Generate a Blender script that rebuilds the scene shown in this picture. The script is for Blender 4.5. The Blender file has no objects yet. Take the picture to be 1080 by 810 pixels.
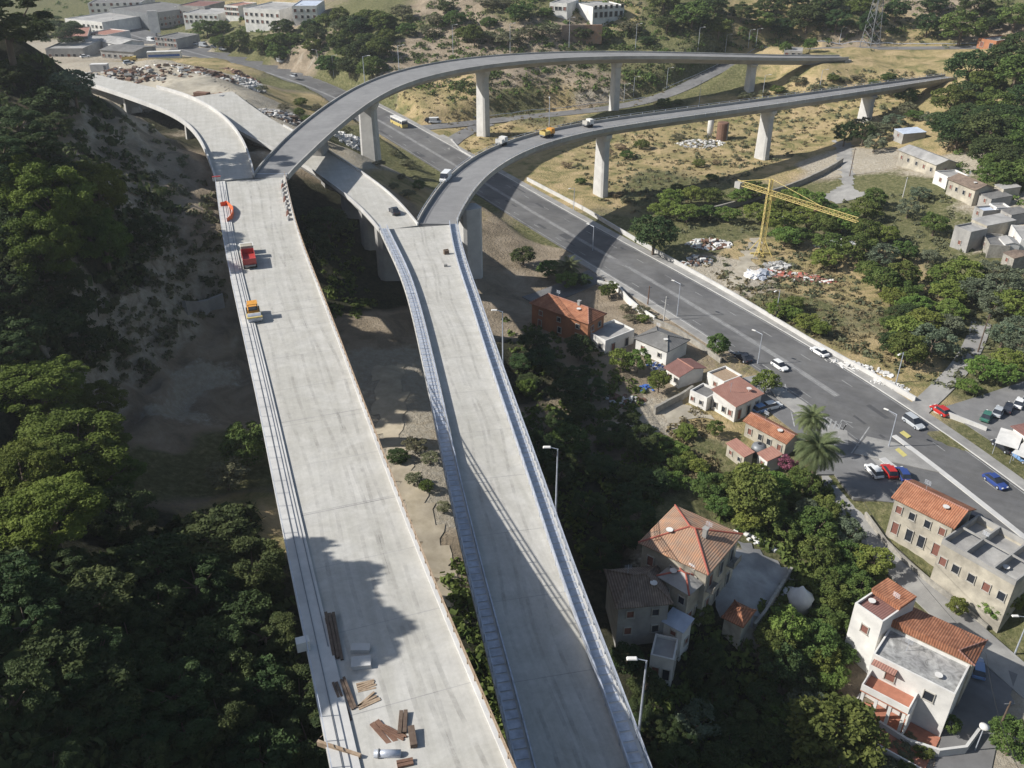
import bpy, math, random
import numpy as np
from mathutils import Vector, Matrix
random.seed(7); rng=np.random.default_rng(7)
C=bpy.context.scene.collection
# ------------------------------------------------------------------ camera geometry
F=935.; TH=math.radians(30.3); HC=90.
c_,s_=math.cos(TH),math.sin(TH)
def un(x,y,z=0.):
    u=(x-540)/F; v=(y-405)/F
    dy=c_-v*s_; dz=-s_-v*c_
    t=(z-HC)/dz
    return Vector((u*t,dy*t,z))
def depth(p): return p[1]*c_-(p[2]-HC)*s_
# ------------------------------------------------------------------ helpers
def tag(o,label=None,cat=None,group=None,kind=None):
    if label: o['label']=label
    if cat: o['category']=cat
    if group: o['group']=group
    if kind: o['kind']=kind
    return o
def empty(name,loc=(0,0,0),rz=0.,label=None,cat=None,group=None):
    o=bpy.data.objects.new(name,None); C.objects.link(o); o.location=loc; o.rotation_euler=(0,0,rz)
    o.empty_display_size=.5
    return tag(o,label,cat,group)
class MB:
    def __init__(s): s.v=[]; s.f=[]
    def add(s,vs,fs):
        n=len(s.v); s.v+= [tuple(p) for p in vs]; s.f+=[tuple(i+n for i in f) for f in fs]; return s
    def box(s,c,d,rz=0.,taper=1.,M=None):
        x,y,z=[k/2 for k in d]; vs=[]
        for k,(a,b,e) in enumerate([(-1,-1,-1),(1,-1,-1),(1,1,-1),(-1,1,-1),(-1,-1,1),(1,-1,1),(1,1,1),(-1,1,1)]):
            t=taper if e>0 else 1.
            p=Vector((a*x*t,b*y*t,e*z))
            if M: p=M@p
            elif rz: p=Matrix.Rotation(rz,3,'Z')@p
            vs.append(p+Vector(c))
        return s.add(vs,[(0,3,2,1),(4,5,6,7),(0,1,5,4),(1,2,6,5),(2,3,7,6),(3,0,4,7)])
    def tube(s,a,b,r0,r1=None,n=8):
        a=Vector(a);b=Vector(b); r1=r0 if r1 is None else r1
        d=(b-a)
        if d.length<1e-6: return s
        d.normalize(); q=d.to_track_quat('Z','Y').to_matrix()
        vs=[a+q@Vector((math.cos(t)*r0,math.sin(t)*r0,0)) for t in [2*math.pi*i/n for i in range(n)]]
        vs+=[b+q@Vector((math.cos(t)*r1,math.sin(t)*r1,0)) for t in [2*math.pi*i/n for i in range(n)]]
        fs=[(i,(i+1)%n,n+(i+1)%n,n+i) for i in range(n)]+[tuple(range(n-1,-1,-1)),tuple(range(n,2*n))]
        return s.add(vs,fs)
    def lathe(s,c,prof,n=16):
        vs=[];
        for r,z in prof:
            for i in range(n):
                t=2*math.pi*i/n; vs.append((c[0]+r*math.cos(t),c[1]+r*math.sin(t),c[2]+z))
        fs=[(k*n+i,k*n+(i+1)%n,(k+1)*n+(i+1)%n,(k+1)*n+i) for k in range(len(prof)-1) for i in range(n)]
        fs+=[tuple(range(n-1,-1,-1)),tuple(range((len(prof)-1)*n,len(prof)*n))]
        return s.add(vs,fs)
    def prism(s,poly,z0,z1):
        n=len(poly)
        vs=[(p[0],p[1],z0) for p in poly]+[(p[0],p[1],z1) for p in poly]
        return s.add(vs,[tuple(range(n-1,-1,-1)),tuple(range(n,2*n))]+[(i,(i+1)%n,n+(i+1)%n,n+i) for i in range(n)])
    def build(s,name,mat,parent=None,smooth=False,bevel=0,**kw):
        me=bpy.data.meshes.new(name); me.from_pydata(s.v,[],s.f); me.update()
        me.materials.append(mat)
        if smooth: me.polygons.foreach_set('use_smooth',[True]*len(me.polygons))
        o=bpy.data.objects.new(name,me); C.objects.link(o)
        if parent: o.parent=parent
        if bevel:
            m=o.modifiers.new('b','BEVEL'); m.width=bevel; m.segments=2; m.limit_method='ANGLE'
        return tag(o,**kw)
def copy_tree(o,parent=None):
    c=o.copy(); C.objects.link(c); c.parent=parent
    for ch in list(o.children): copy_tree(ch,c)
    return c
# ------------------------------------------------------------------ materials
def mat(name,col,rough=.85,var=.15,scale=1.,col2=None,metal=0.,bump=0.,kind='noise',stain=0.,spec=.3,objrand=0.,coord='Object',dist=0.,detail=6):
    m=bpy.data.materials.new(name); m.use_nodes=True; nt=m.node_tree; N=nt.nodes; L=nt.links
    b=N['Principled BSDF']; b.inputs['Roughness'].default_value=rough; b.inputs['Metallic'].default_value=metal
    b.inputs['Specular IOR Level'].default_value=spec
    tc=N.new('ShaderNodeTexCoord'); 
    src=tc.outputs[coord]
    if coord=='World':
        pass
    n=N.new('ShaderNodeTexNoise'); n.inputs['Scale'].default_value=scale; n.inputs['Detail'].default_value=detail; n.inputs['Roughness'].default_value=.65
    n.inputs['Distortion'].default_value=dist
    L.new(src,n.inputs['Vector'])
    r=N.new('ShaderNodeValToRGB'); r.color_ramp.elements[0].position=.3; r.color_ramp.elements[1].position=.7
    if col2 is None: c1=[x*(1-var) for x in col]; c2=[min(1,x*(1+var)) for x in col]
    else: c1,c2=col,col2
    r.color_ramp.elements[0].color=(*c1,1); r.color_ramp.elements[1].color=(*c2,1)
    L.new(n.outputs['Fac'],r.inputs['Fac']); out=r.outputs['Color']
    hgt=n.outputs['Fac']
    if kind in('tile','corr','slab'):
        w=N.new('ShaderNodeTexWave'); w.bands_direction={'tile':'X','corr':'X','slab':'Y'}[kind]
        w.inputs['Scale'].default_value={'tile':1.0,'corr':1.1,'slab':.08}[kind]; w.inputs['Distortion'].default_value=.4
        L.new(src,w.inputs['Vector'])
        mx=N.new('ShaderNodeMixRGB'); mx.blend_type='MULTIPLY'; mx.inputs['Fac'].default_value={'tile':.45,'corr':.35,'slab':.035}[kind]
        L.new(out,mx.inputs['Color1']); L.new(w.outputs['Color'],mx.inputs['Color2']); out=mx.outputs['Color']
        hgt=w.outputs['Fac']
    if stain>0:
        n2=N.new('ShaderNodeTexNoise'); n2.inputs['Scale'].default_value=scale*.22; n2.inputs['Detail'].default_value=8; n2.inputs['Distortion'].default_value=1.
        L.new(src,n2.inputs['Vector'])
        r2=N.new('ShaderNodeValToRGB'); r2.color_ramp.elements[0].position=.35; r2.color_ramp.elements[1].position=.62
        r2.color_ramp.elements[0].color=(1-stain,1-stain,1-stain*.95,1); r2.color_ramp.elements[1].color=(1,1,1,1)
        L.new(n2.outputs['Fac'],r2.inputs['Fac'])
        mx=N.new('ShaderNodeMixRGB'); mx.blend_type='MULTIPLY'; mx.inputs['Fac'].default_value=1
        L.new(out,mx.inputs['Color1']); L.new(r2.outputs['Color'],mx.inputs['Color2']); out=mx.outputs['Color']
    if objrand>0:
        oi=N.new('ShaderNodeObjectInfo'); hs=N.new('ShaderNodeHueSaturation')
        mr=N.new('ShaderNodeMapRange'); mr.inputs['To Min'].default_value=1-objrand; mr.inputs['To Max'].default_value=1+objrand
        L.new(oi.outputs['Random'],mr.inputs['Value']); L.new(mr.outputs['Result'],hs.inputs['Value'])
        mr2=N.new('ShaderNodeMapRange'); mr2.inputs['To Min'].default_value=.5-.03; mr2.inputs['To Max'].default_value=.5+.03
        ma=N.new('ShaderNodeMath'); ma.operation='FRACT'; mu=N.new('ShaderNodeMath'); mu.operation='MULTIPLY'; mu.inputs[1].default_value=7.31
        L.new(oi.outputs['Random'],mu.inputs[0]); L.new(mu.outputs[0],ma.inputs[0]); L.new(ma.outputs[0],mr2.inputs['Value'])
        L.new(mr2.outputs['Result'],hs.inputs['Hue']); L.new(out,hs.inputs['Color']); out=hs.outputs['Color']
    L.new(out,b.inputs['Base Color'])
    if bump>0:
        bp=N.new('ShaderNodeBump'); bp.inputs['Strength'].default_value=bump; bp.inputs['Distance'].default_value=.1
        L.new(hgt,bp.inputs['Height']); L.new(bp.outputs['Normal'],b.inputs['Normal'])
    return m
M={}
M['deck']=mat('deck_concrete',(.50,.485,.45),scale=2.2,var=.06,stain=.08,kind='slab')
def streaks(m,rot,amt=.16):
    nt=m.node_tree;N=nt.nodes;L=nt.links;b=N['Principled BSDF'];src=b.inputs['Base Color'].links[0].from_socket
    tc=N.new('ShaderNodeTexCoord');mp=N.new('ShaderNodeMapping');mp.inputs['Rotation'].default_value=(0,0,rot);mp2=N.new('ShaderNodeMapping');mp2.inputs['Scale'].default_value=(.9,.035,.1)
    L.new(tc.outputs['Object'],mp.inputs['Vector']);L.new(mp.outputs[0],mp2.inputs['Vector'])
    n=N.new('ShaderNodeTexNoise');n.inputs['Scale'].default_value=1.;n.inputs['Detail'].default_value=5;n.inputs['Roughness'].default_value=.7;L.new(mp2.outputs[0],n.inputs['Vector'])
    r=N.new('ShaderNodeValToRGB');r.color_ramp.elements[0].position=.36;r.color_ramp.elements[1].position=.6;k=1-amt;r.color_ramp.elements[0].color=(k,k,k*.985,1);r.color_ramp.elements[1].color=(1,1,1,1);L.new(n.outputs['Fac'],r.inputs['Fac'])
    n2=N.new('ShaderNodeTexNoise');n2.inputs['Scale'].default_value=.13;n2.inputs['Detail'].default_value=9;n2.inputs['Roughness'].default_value=.75;n2.inputs['Distortion'].default_value=1.5;L.new(mp.outputs[0],n2.inputs['Vector'])
    r2=N.new('ShaderNodeValToRGB');r2.color_ramp.elements[0].position=.42;r2.color_ramp.elements[1].position=.58;r2.color_ramp.elements[0].color=(1-amt*.8,1-amt*.85,1-amt,1);r2.color_ramp.elements[1].color=(1,1,1,1);L.new(n2.outputs['Fac'],r2.inputs['Fac'])
    out=src
    for rr in (r,r2):
        mx=N.new('ShaderNodeMixRGB');mx.blend_type='MULTIPLY';mx.inputs['Fac'].default_value=1;L.new(out,mx.inputs['Color1']);L.new(rr.outputs[0],mx.inputs['Color2']);out=mx.outputs[0]
    L.new(out,b.inputs['Base Color'])
streaks(M['deck'],math.radians(-17),.12)
M['conc']=mat('concrete',(.40,.39,.365),scale=.5,var=.12,stain=.25,bump=.1)
M['conc_light']=mat('pale_concrete',(.54,.53,.51),scale=.6,var=.1,stain=.15)
M['girder']=mat('girder_concrete',(.36,.35,.335),scale=.4,var=.12,stain=.3)
M['asph_ramp']=mat('ramp_asphalt',(.245,.242,.24),scale=.5,var=.1,stain=.15)
M['asph']=mat('road_asphalt',(.16,.158,.158),scale=.3,var=.13,stain=.3,dist=.3)
streaks(M['asph'],math.radians(-58+0),.12)
M['asph_dark']=mat('dark_asphalt',(.19,.187,.185),scale=.4,var=.15,stain=.25)
M['pave']=mat('pavement',(.33,.32,.30),scale=.5,var=.15,stain=.3)
M['paint']=mat('road_paint',(.38,.38,.37),scale=1.5,var=.25,stain=.45)
M['paint_y']=mat('yellow_paint',(.5,.44,.16),scale=1.5,var=.1)
M['steel']=mat('galvanised_steel',(.48,.51,.57),scale=1.2,var=.25,rough=.45,metal=.35)
M['steel_d']=mat('grey_steel',(.20,.21,.22),scale=1.,var=.2,rough=.5,metal=.3)
M['white']=mat('white_plaster',(.70,.685,.65),scale=.9,var=.08,stain=.22)
M['cream']=mat('cream_plaster',(.47,.43,.35),scale=.8,var=.18,stain=.38)
M['stone']=mat('stone_wall',(.33,.31,.27),scale=1.4,var=.25,stain=.3,bump=.3)
M['greywall']=mat('grey_render',(.36,.35,.33),scale=.8,var=.12,stain=.3)
M['orangewall']=mat('orange_plaster',(.36,.16,.085),scale=.6,var=.12,stain=.2)
M['rooforange']=mat('orange_roof_tiles',(.36,.14,.075),col2=(.56,.26,.15),scale=1.4,kind='tile',stain=.35,bump=.4)
M['roofpink']=mat('pink_roof_tiles',(.42,.21,.16),col2=(.5,.27,.21),scale=1.,kind='tile',stain=.15,bump=.3)
M['roofmaroon']=mat('maroon_roof',(.24,.12,.10),col2=(.30,.16,.14),scale=1.,kind='tile',stain=.15)
M['roofbrown']=mat('weathered_brown_tiles',(.22,.16,.12),col2=(.36,.28,.22),scale=1.6,kind='tile',stain=.35,bump=.4)
M['roofgrey']=mat('grey_fibre_cement',(.24,.235,.225),scale=1.,kind='corr',var=.15,stain=.3,bump=.3)
M['roofold']=mat('old_patchy_tiles',(.40,.31,.24),col2=(.62,.33,.19),scale=.8,kind='tile',stain=.3,bump=.4)
M['ridgered']=mat('red_ridge_tiles',(.36,.11,.08),scale=2.)
M['bitumen']=mat('patchy_bitumen',(.17,.17,.165),col2=(.55,.55,.53),scale=.9,dist=1.,stain=.35)
M['lightroof']=mat('pale_flat_roof',(.40,.39,.37),scale=.6,var=.15,stain=.35)
M['terracotta']=mat('terracotta_paving',(.40,.17,.11),scale=1.5,var=.15,stain=.2)
M['glass']=mat('dark_glass',(.03,.035,.045),rough=.15,var=.2,spec=.6)
M['shutter']=mat('brown_shutter',(.20,.09,.07),scale=3.,var=.2)
M['frame_w']=mat('window_frame',(.42,.40,.36),scale=3.,var=.05)
M['wood']=mat('weathered_wood',(.25,.17,.11),col2=(.40,.31,.22),scale=3.)
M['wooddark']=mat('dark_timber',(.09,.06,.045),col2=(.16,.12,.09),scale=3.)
M['rust']=mat('rusty_steel',(.12,.065,.045),col2=(.22,.13,.09),scale=2.)
M['red']=mat('red_paint',(.38,.05,.045),scale=2.,var=.15,rough=.4,spec=.5)
M['yellow']=mat('yellow_paint_steel',(.52,.41,.15),scale=2.,var=.15,rough=.5)
M['orange']=mat('orange_machine_paint',(.60,.28,.05),scale=2.,var=.15,rough=.5)
M['netorange']=mat('orange_plastic',(.75,.16,.06),scale=2.,var=.15)
M['blue']=mat('blue_plastic',(.06,.14,.42),scale=2.,var=.2,rough=.5)
M['bluewhite']=mat('pale_blue_awning',(.50,.56,.66),scale=1.,var=.1,stain=.2)
M['tyre']=mat('tyre_rubber',(.02,.02,.02),scale=3.,var=.2)
M['bark']=mat('bark',(.11,.08,.06),col2=(.2,.16,.12),scale=3.)
M['black']=mat('black_paint',(.02,.02,.022),scale=1.,rough=.3,var=.2,spec=.5)
M['skin']=mat('skin',(.45,.28,.2),var=.05)
M['palmbark']=mat('palm_bark',(.16,.12,.09),col2=(.28,.22,.16),scale=3.)
def leafmat(name,c1,c2,tr=.25,rand=.13):
    m=mat(name,c1,col2=c2,scale=1.1,rough=.75,objrand=rand,spec=.2,coord='Object',detail=3)
    nt=m.node_tree; b=nt.nodes['Principled BSDF']; out=nt.nodes['Material Output']
    t=nt.nodes.new('ShaderNodeBsdfTranslucent'); mx=nt.nodes.new('ShaderNodeMixShader'); mx.inputs['Fac'].default_value=tr
    src=b.inputs['Base Color'].links[0].from_socket
    nt.links.new(src,t.inputs['Color']); nt.links.new(b.outputs[0],mx.inputs[1]); nt.links.new(t.outputs[0],mx.inputs[2])
    nt.links.new(mx.outputs[0],out.inputs['Surface']); return m
M['leaf_pine']=leafmat('pine_foliage',(.070,.105,.016),(.16,.205,.038))
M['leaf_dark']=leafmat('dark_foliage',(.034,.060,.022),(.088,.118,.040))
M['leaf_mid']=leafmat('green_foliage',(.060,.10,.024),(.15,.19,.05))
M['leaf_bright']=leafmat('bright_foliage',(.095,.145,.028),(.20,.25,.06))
M['leaf_olive']=leafmat('olive_foliage',(.095,.12,.07),(.17,.20,.13))
M['leaf_scrub']=leafmat('scrub_foliage',(.11,.115,.06),(.19,.19,.11))
M['leaf_dry']=leafmat('dry_scrub',(.16,.13,.07),(.26,.21,.12))
M['leaf_pink']=leafmat('pink_blossom',(.22,.06,.10),(.38,.14,.20))
M['leaf_palm']=leafmat('palm_fronds',(.075,.095,.04),(.16,.18,.08))
# ------------------------------------------------------------------ decks (edges traced, then smoothed to clean curves)
def cum(P):
    d=[0.]
    for a,b in zip(P,P[1:]): d.append(d[-1]+(b-a).length)
    return d
def resample(P,n):
    d=cum(P); out=[]
    for k in range(n):
        t=d[-1]*k/(n-1); i=0
        while i<len(d)-2 and d[i+1]<t: i+=1
        u=(t-d[i])/max(1e-9,d[i+1]-d[i]); out.append(P[i].lerp(P[i+1],min(1,u)))
    return out
def smooth(P,w,it=3):
    P=[p.copy() if hasattr(p,'copy') else p for p in P]
    for _ in range(it):
        Q=list(P)
        for i in range(1,len(P)-1):
            k=min(w,i,len(P)-1-i); s=P[i-k]
            for j in range(i-k+1,i+k+1): s=s+P[j]
            Q[i]=s*(1./(2*k+1))
        P=Q
    return P
class Deck:
    def __init__(s,L,R,n=60,w=3,it=3,extend=0):
        # L,R: (px,py,z) lists
        Lw=[un(*p) for p in L]; Rw=[un(*p) for p in R]
        if extend:
            for P in (Lw,Rw): P.append(P[-1]+(P[-1]-P[-2]).normalized()*extend)
        Lw=resample(Lw,n); Rw=resample(Rw,n)
        mid=smooth([(a+b)*.5 for a,b in zip(Lw,Rw)],w,it); s.c=mid; s.n=[]
        W=[]
        for i in range(n):
            t=mid[min(n-1,i+1)]-mid[max(0,i-1)]; t.z=0; t.normalize()
            nn=Vector((t.y,-t.x,0)); 
            if nn.dot(Rw[i]-Lw[i])<0: nn=-nn
            s.n.append(nn); W.append(abs((Rw[i]-Lw[i]).dot(nn)))
        s.w=smooth(W,w,it); s.N=n
    def p(s,i,t,off=0.,dz=0.):
        return s.c[i]+s.n[i]*((t-.5)*s.w[i]+off)+Vector((0,0,dz))
    def sweep(s,prof,i0=0,i1=None,closed=True,mb=None):
        i1=s.N-1 if i1 is None else i1; mb=mb or MB(); m=len(prof)
        vs=[s.p(i,*q) for i in range(i0,i1+1) for q in prof]
        fs=[]
        for k in range(i1-i0):
            for j in range(m if closed else m-1):
                a=k*m+j; b=k*m+(j+1)%m; fs.append((a,b,b+m,a+m))
        if closed: fs+=[tuple(range(m-1,-1,-1)),tuple(range((i1-i0)*m,(i1-i0+1)*m))]
        return mb.add(vs,fs)
    def along(s,step,i0=0,i1=None):
        i1=s.N-1 if i1 is None else i1; d=0.; out=[]
        nxt=step*.5
        for i in range(i0,i1):
            l=(s.c[i+1]-s.c[i]).length
            while d+l>nxt:
                out.append((i,(nxt-d)/l)); nxt+=step
            d+=l
        return out
    def q(s,iu,t,off=0.,dz=0.):
        i,u=iu; return s.p(i,t,off,dz).lerp(s.p(i+1,t,off,dz),u)
    def zat(s,X,Y):
        b=min(s.c,key=lambda p:(p.x-X)**2+(p.y-Y)**2); return b.z
def P(z,*pts): return [(a,b,z) for a,b in pts]
def Z(zs,pts): 
    return [(a,b,z) for (a,b),z in zip(pts,zs)]
def ZZ(z0,z1,pts):
    n=len(pts); return [(a,b,z0+(z1-z0)*i/(n-1)) for i,(a,b) in enumerate(pts)]
main=Deck(Z([29,29.2,29.6,30.8,31.8,32.7,33.6,34.2],[(227,190),(232,232),(238,270),(275,440),(294,545),(312,630),(331,720),(348,810)]),
          Z([29,29.2,29.6,30.3,30.8,31.8,32.7,33.6,34.2],[(302,189),(311,232),(324,270),(358,355),(389,440),(430,545),(462,630),(502,720),(541,810)]),n=70,w=3,extend=70)
curve=Deck(P(29,(60,80),(113,95),(143,107),(187,120),(209,140),(219,165),(227,190)),
           P(29,(90,76),(140,88),(172,93),(205,102),(234,120),(256,143),(267,170),(269,188)),n=50,w=4,it=4)
upper=Deck(Z([29,29.3,29.6,30,30,29,28.5,28,26.5,24.5,22.8,21.8,21.6],[(267,187),(272,172),(295,147),(328,123),(360,99),(393,80),(443,67),(493,59),(593,54),(720,55),(790,58.5),(866,60.5),(890,58.8)]),
           Z([29,29.3,29.6,30,30,29.5,29,28.5,28,26.5,24.5,22.8,21.8,21.6],[(304,188),(307,182),(319,167),(337,151),(365,129),(393,105),(427,87),(460,77.5),(527,67.5),(593,61.5),(720,60.5),(790,63),(866,64.5),(890,62.4)]),n=110,w=6,it=5)
middle=Deck(Z([28.5,26,23.5,22.6,22.2,22,22],[(200,112),(262,143),(315,170),(342,188),(381,219),(392,232),(401,245)]),
            Z([28.5,26.5,24,22.8,22.2,22,22],[(230,90),(275,122),(320,146),(360,168),(394,191),(420,211),(440,236)]),n=50,w=3)
ramp=Deck(P(22,(400,244),(406,259),(415,274),(424,294),(431,318),(438,348),(448,397),(457,440),(470,510),(477,537),(485,573),(497,630),(517,707),(537,780),(543,810)),
          P(22,(482,235),(485,257),(494,287),(506,318),(515,346),(527,383),(547,437),(563,483),(582,533),(594,573),(614,630),(639,690),(664,753),(684,810)),n=80,w=3,extend=60)
flyover=Deck(Z([22,22,22,22,22,21.8,21.6,21.4,21,20,18.5],[(440,236),(446,222),(464,190),(490,168),(529,148),(570,137),(640,127),(720,117),(800,106),(863,97.5),(1003,79)]),
             Z([22,22,22,22,22,22,21.8,21.6,21.6,21.4,21,20,18.5],[(483,236),(484,226),(490,207),(505,191),(523,174),(551,159),(579,150),(607,142),(640,136),(720,126),(800,115),(863,106),(1003,84)]),n=120,w=6,it=5)
# ------------------------------------------------------------------ terrain
GP=[ # px,py,z,zone   zones: d dry grass, g green scrub, p pale dirt, s brown soil, f forest floor, y concrete yard
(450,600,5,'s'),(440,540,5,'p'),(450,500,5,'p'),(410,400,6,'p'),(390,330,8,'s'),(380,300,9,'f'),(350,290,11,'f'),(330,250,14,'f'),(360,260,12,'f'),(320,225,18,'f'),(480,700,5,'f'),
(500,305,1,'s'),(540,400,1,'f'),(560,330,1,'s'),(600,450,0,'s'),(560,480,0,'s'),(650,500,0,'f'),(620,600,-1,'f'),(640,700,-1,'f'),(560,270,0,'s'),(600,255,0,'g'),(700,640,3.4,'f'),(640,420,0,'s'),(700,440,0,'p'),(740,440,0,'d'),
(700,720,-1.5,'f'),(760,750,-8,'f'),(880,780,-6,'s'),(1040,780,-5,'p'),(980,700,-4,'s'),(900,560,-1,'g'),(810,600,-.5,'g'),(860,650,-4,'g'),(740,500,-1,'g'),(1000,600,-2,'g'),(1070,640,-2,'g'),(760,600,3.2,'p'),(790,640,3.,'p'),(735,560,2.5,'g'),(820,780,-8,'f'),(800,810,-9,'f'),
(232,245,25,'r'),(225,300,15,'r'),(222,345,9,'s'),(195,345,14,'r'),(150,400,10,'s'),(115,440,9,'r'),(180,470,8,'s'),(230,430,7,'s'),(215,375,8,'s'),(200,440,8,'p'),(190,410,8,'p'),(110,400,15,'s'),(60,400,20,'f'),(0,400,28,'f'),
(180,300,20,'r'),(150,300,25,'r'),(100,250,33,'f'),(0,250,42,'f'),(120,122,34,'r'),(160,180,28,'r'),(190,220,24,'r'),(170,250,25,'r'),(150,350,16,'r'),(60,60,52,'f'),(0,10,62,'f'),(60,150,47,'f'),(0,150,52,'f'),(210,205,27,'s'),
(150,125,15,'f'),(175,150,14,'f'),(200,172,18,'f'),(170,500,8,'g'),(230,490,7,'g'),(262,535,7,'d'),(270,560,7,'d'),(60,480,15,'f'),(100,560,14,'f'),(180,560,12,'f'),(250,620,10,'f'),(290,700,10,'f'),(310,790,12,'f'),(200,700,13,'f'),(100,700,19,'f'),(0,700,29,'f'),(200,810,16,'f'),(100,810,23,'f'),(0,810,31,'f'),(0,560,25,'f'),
(200,80,27,'y'),(150,72,26,'y'),(110,62,25,'y'),(240,100,28,'y'),(170,85,28,'y'),(130,85,28,'y'),(262,100,26,'y'),(185,68,26.5,'y'),(225,88,27.5,'y'),(208,67,25,'y'),(215,78,27,'y'),(300,128,24,'y'),(250,78,16,'d'),(222,64,14,'d'),(280,93,10,'g'),(320,118,10,'d'),(345,150,22,'p'),(375,160,20,'p'),(340,135,12,'g'),(402,184,5,'g'),(420,190,4,'g'),(396,172,6,'g'),(416,210,14,'s'),(430,205,12,'d'),(445,195,4,'g'),(392,160,7,'g'),
(620,180,.3,'d'),(700,165,1,'d'),(760,160,1.5,'d'),(803,168,2,'d'),(850,150,3,'d'),(640,200,.2,'d'),(700,200,.5,'g'),(690,150,1,'d'),(620,150,.5,'d'),
(720,250,.5,'g'),(800,230,.5,'g'),(800,270,.5,'d'),(770,290,.3,'p'),(900,300,.5,'d'),(860,300,.5,'d'),(830,320,.3,'g'),(930,300,1,'d'),(1000,350,1,'g'),(930,385,.3,'d'),(1080,400,1.5,'g'),(1060,300,4,'g'),(1000,250,5,'g'),(960,200,7,'g'),(900,215,3,'g'),(1050,250,7,'p'),(1080,230,8,'p'),(1080,180,14,'g'),(1020,180,9,'p'),(1000,140,10,'d'),(1020,150,12,'d'),(1045,120,20,'g'),(1080,60,30,'g'),(925,133,7.5,'d'),(1000,86,17.5,'d'),(960,105,12,'d'),(880,115,8,'d'),(895,170,5,'p'),
(866,68,21.,'d'),(850,66,20.5,'d'),(880,62,21.6,'d'),(905,60,21.6,'d'),(900,75,18,'d'),(930,65,19,'d'),(779,85,12,'g'),(820,90,11,'d'),(760,115,5,'d'),(700,110,5,'g'),(640,100,9,'g'),(632,97,9,'s'),(600,115,3,'d'),(560,110,6,'g'),(520,150,1,'d'),(500,135,2,'d'),(460,115,5,'d'),(430,105,7,'d'),
(400,90,12,'g'),(450,85,12,'d'),(380,60,18,'g'),(350,60,14,'g'),(300,45,14,'g'),(300,30,18,'s'),(330,50,16,'s'),(260,40,13,'g'),(250,15,18,'d'),(350,20,24,'g'),(400,30,24,'g'),(480,40,23,'s'),(480,0,34,'s'),(420,60,18,'s'),(540,70,17,'s'),(560,40,24,'s'),(560,0,36,'g'),(640,55,18,'g'),(625,40,23,'s'),(640,20,29,'d'),(700,50,21,'g'),(720,30,27,'g'),(720,0,36,'g'),(800,30,25,'d'),(830,45,19,'d'),(900,35,24,'s'),(900,10,33,'g'),(960,35,24,'d'),(1000,20,29,'s'),(1040,30,27,'s'),(1080,0,38,'g'),(1010,60,20,'d'),
(230,35,10,'g'),(200,30,9,'g'),(150,30,8,'g'),(100,20,8,'g'),(130,5,8,'g'),(180,52,9,'y'),(120,45,10,'y'),(300,5,14,'d'),(220,15,12,'d'),
]
WP=[(-45,0,38,'f'),(-75,45,58,'f'),(-72,12,60,'f'),(-105,50,66,'f'),(-92,78,44,'f'),(-108,102,36,'f'),(-116,125,34,'f'),(-128,150,40,'f'),(-130,185,50,'f'),(-150,60,70,'f'),(-160,110,56,'f'),(-220,180,60,'f'),(-200,300,20,'y'),(-300,400,12,'g'),(-60,-40,60,'f'),(-15,-30,25,'f'),(0,0,5,'f'),(40,0,-8,'f'),(110,0,-6,'g'),(200,100,2,'g'),(250,220,14,'g'),(300,320,50,'g'),(30,-60,0,'g'),(110,60,-5,'g'),
(-500,700,10,'g'),(-300,900,30,'g'),(0,900,80,'g'),(300,800,90,'g'),(600,500,100,'g'),(600,0,60,'g'),(0,650,62,'g'),(150,600,62,'g'),(-150,700,24,'g'),(-600,200,80,'f'),(-600,-300,80,'f'),(0,-400,30,'g'),(600,-400,60,'g'),(0,1400,100,'g'),(-700,1400,70,'g'),(800,1300,105,'g'),(-1200,600,60,'g'),(1200,200,100,'g')]
ctrl=[]; 
for a,b,z,k in GP:
    p=un(a,b,z); ctrl.append((p.x,p.y,z,k))
ctrl+=WP
CX=np.array([[a,b] for a,b,_,_ in ctrl],float); CZ=np.array([z for _,_,z,_ in ctrl],float); CK=[k for *_,k in ctrl]
n=len(CX)
D=np.linalg.norm(CX[:,None]-CX[None],axis=2)
A=np.zeros((n+3,n+3)); A[:n,:n]=-D+np.eye(n)*4; A[:n,n]=1; A[:n,n+1:]=CX/100; A[n,:n]=1; A[n+1:,:n]=CX.T/100
W=np.linalg.solve(A,np.concatenate([CZ,[0,0,0]]))
RK=np.array([[a,b] for a,b,_,k in ctrl if k=='r'])
def rbf(XY):
    out=np.zeros(len(XY))
    for i in range(0,len(XY),20000):
        q=XY[i:i+20000]; d=np.linalg.norm(q[:,None]-CX[None],axis=2)
        out[i:i+20000]=-d@W[:n]+W[n]+(q/100)@W[n+1:]
    return out
def vnoise(x,y,seed=0):
    xi=np.floor(x);yi=np.floor(y);fx=x-xi;fy=y-yi;fx=fx*fx*(3-2*fx);fy=fy*fy*(3-2*fy)
    def h(a,b):
        t=np.sin(a*127.1+b*311.7+seed*74.7)*43758.5453; return t-np.floor(t)
    return (h(xi,yi)*(1-fx)+h(xi+1,yi)*fx)*(1-fy)+(h(xi,yi+1)*(1-fx)+h(xi+1,yi+1)*fx)*fy
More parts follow.
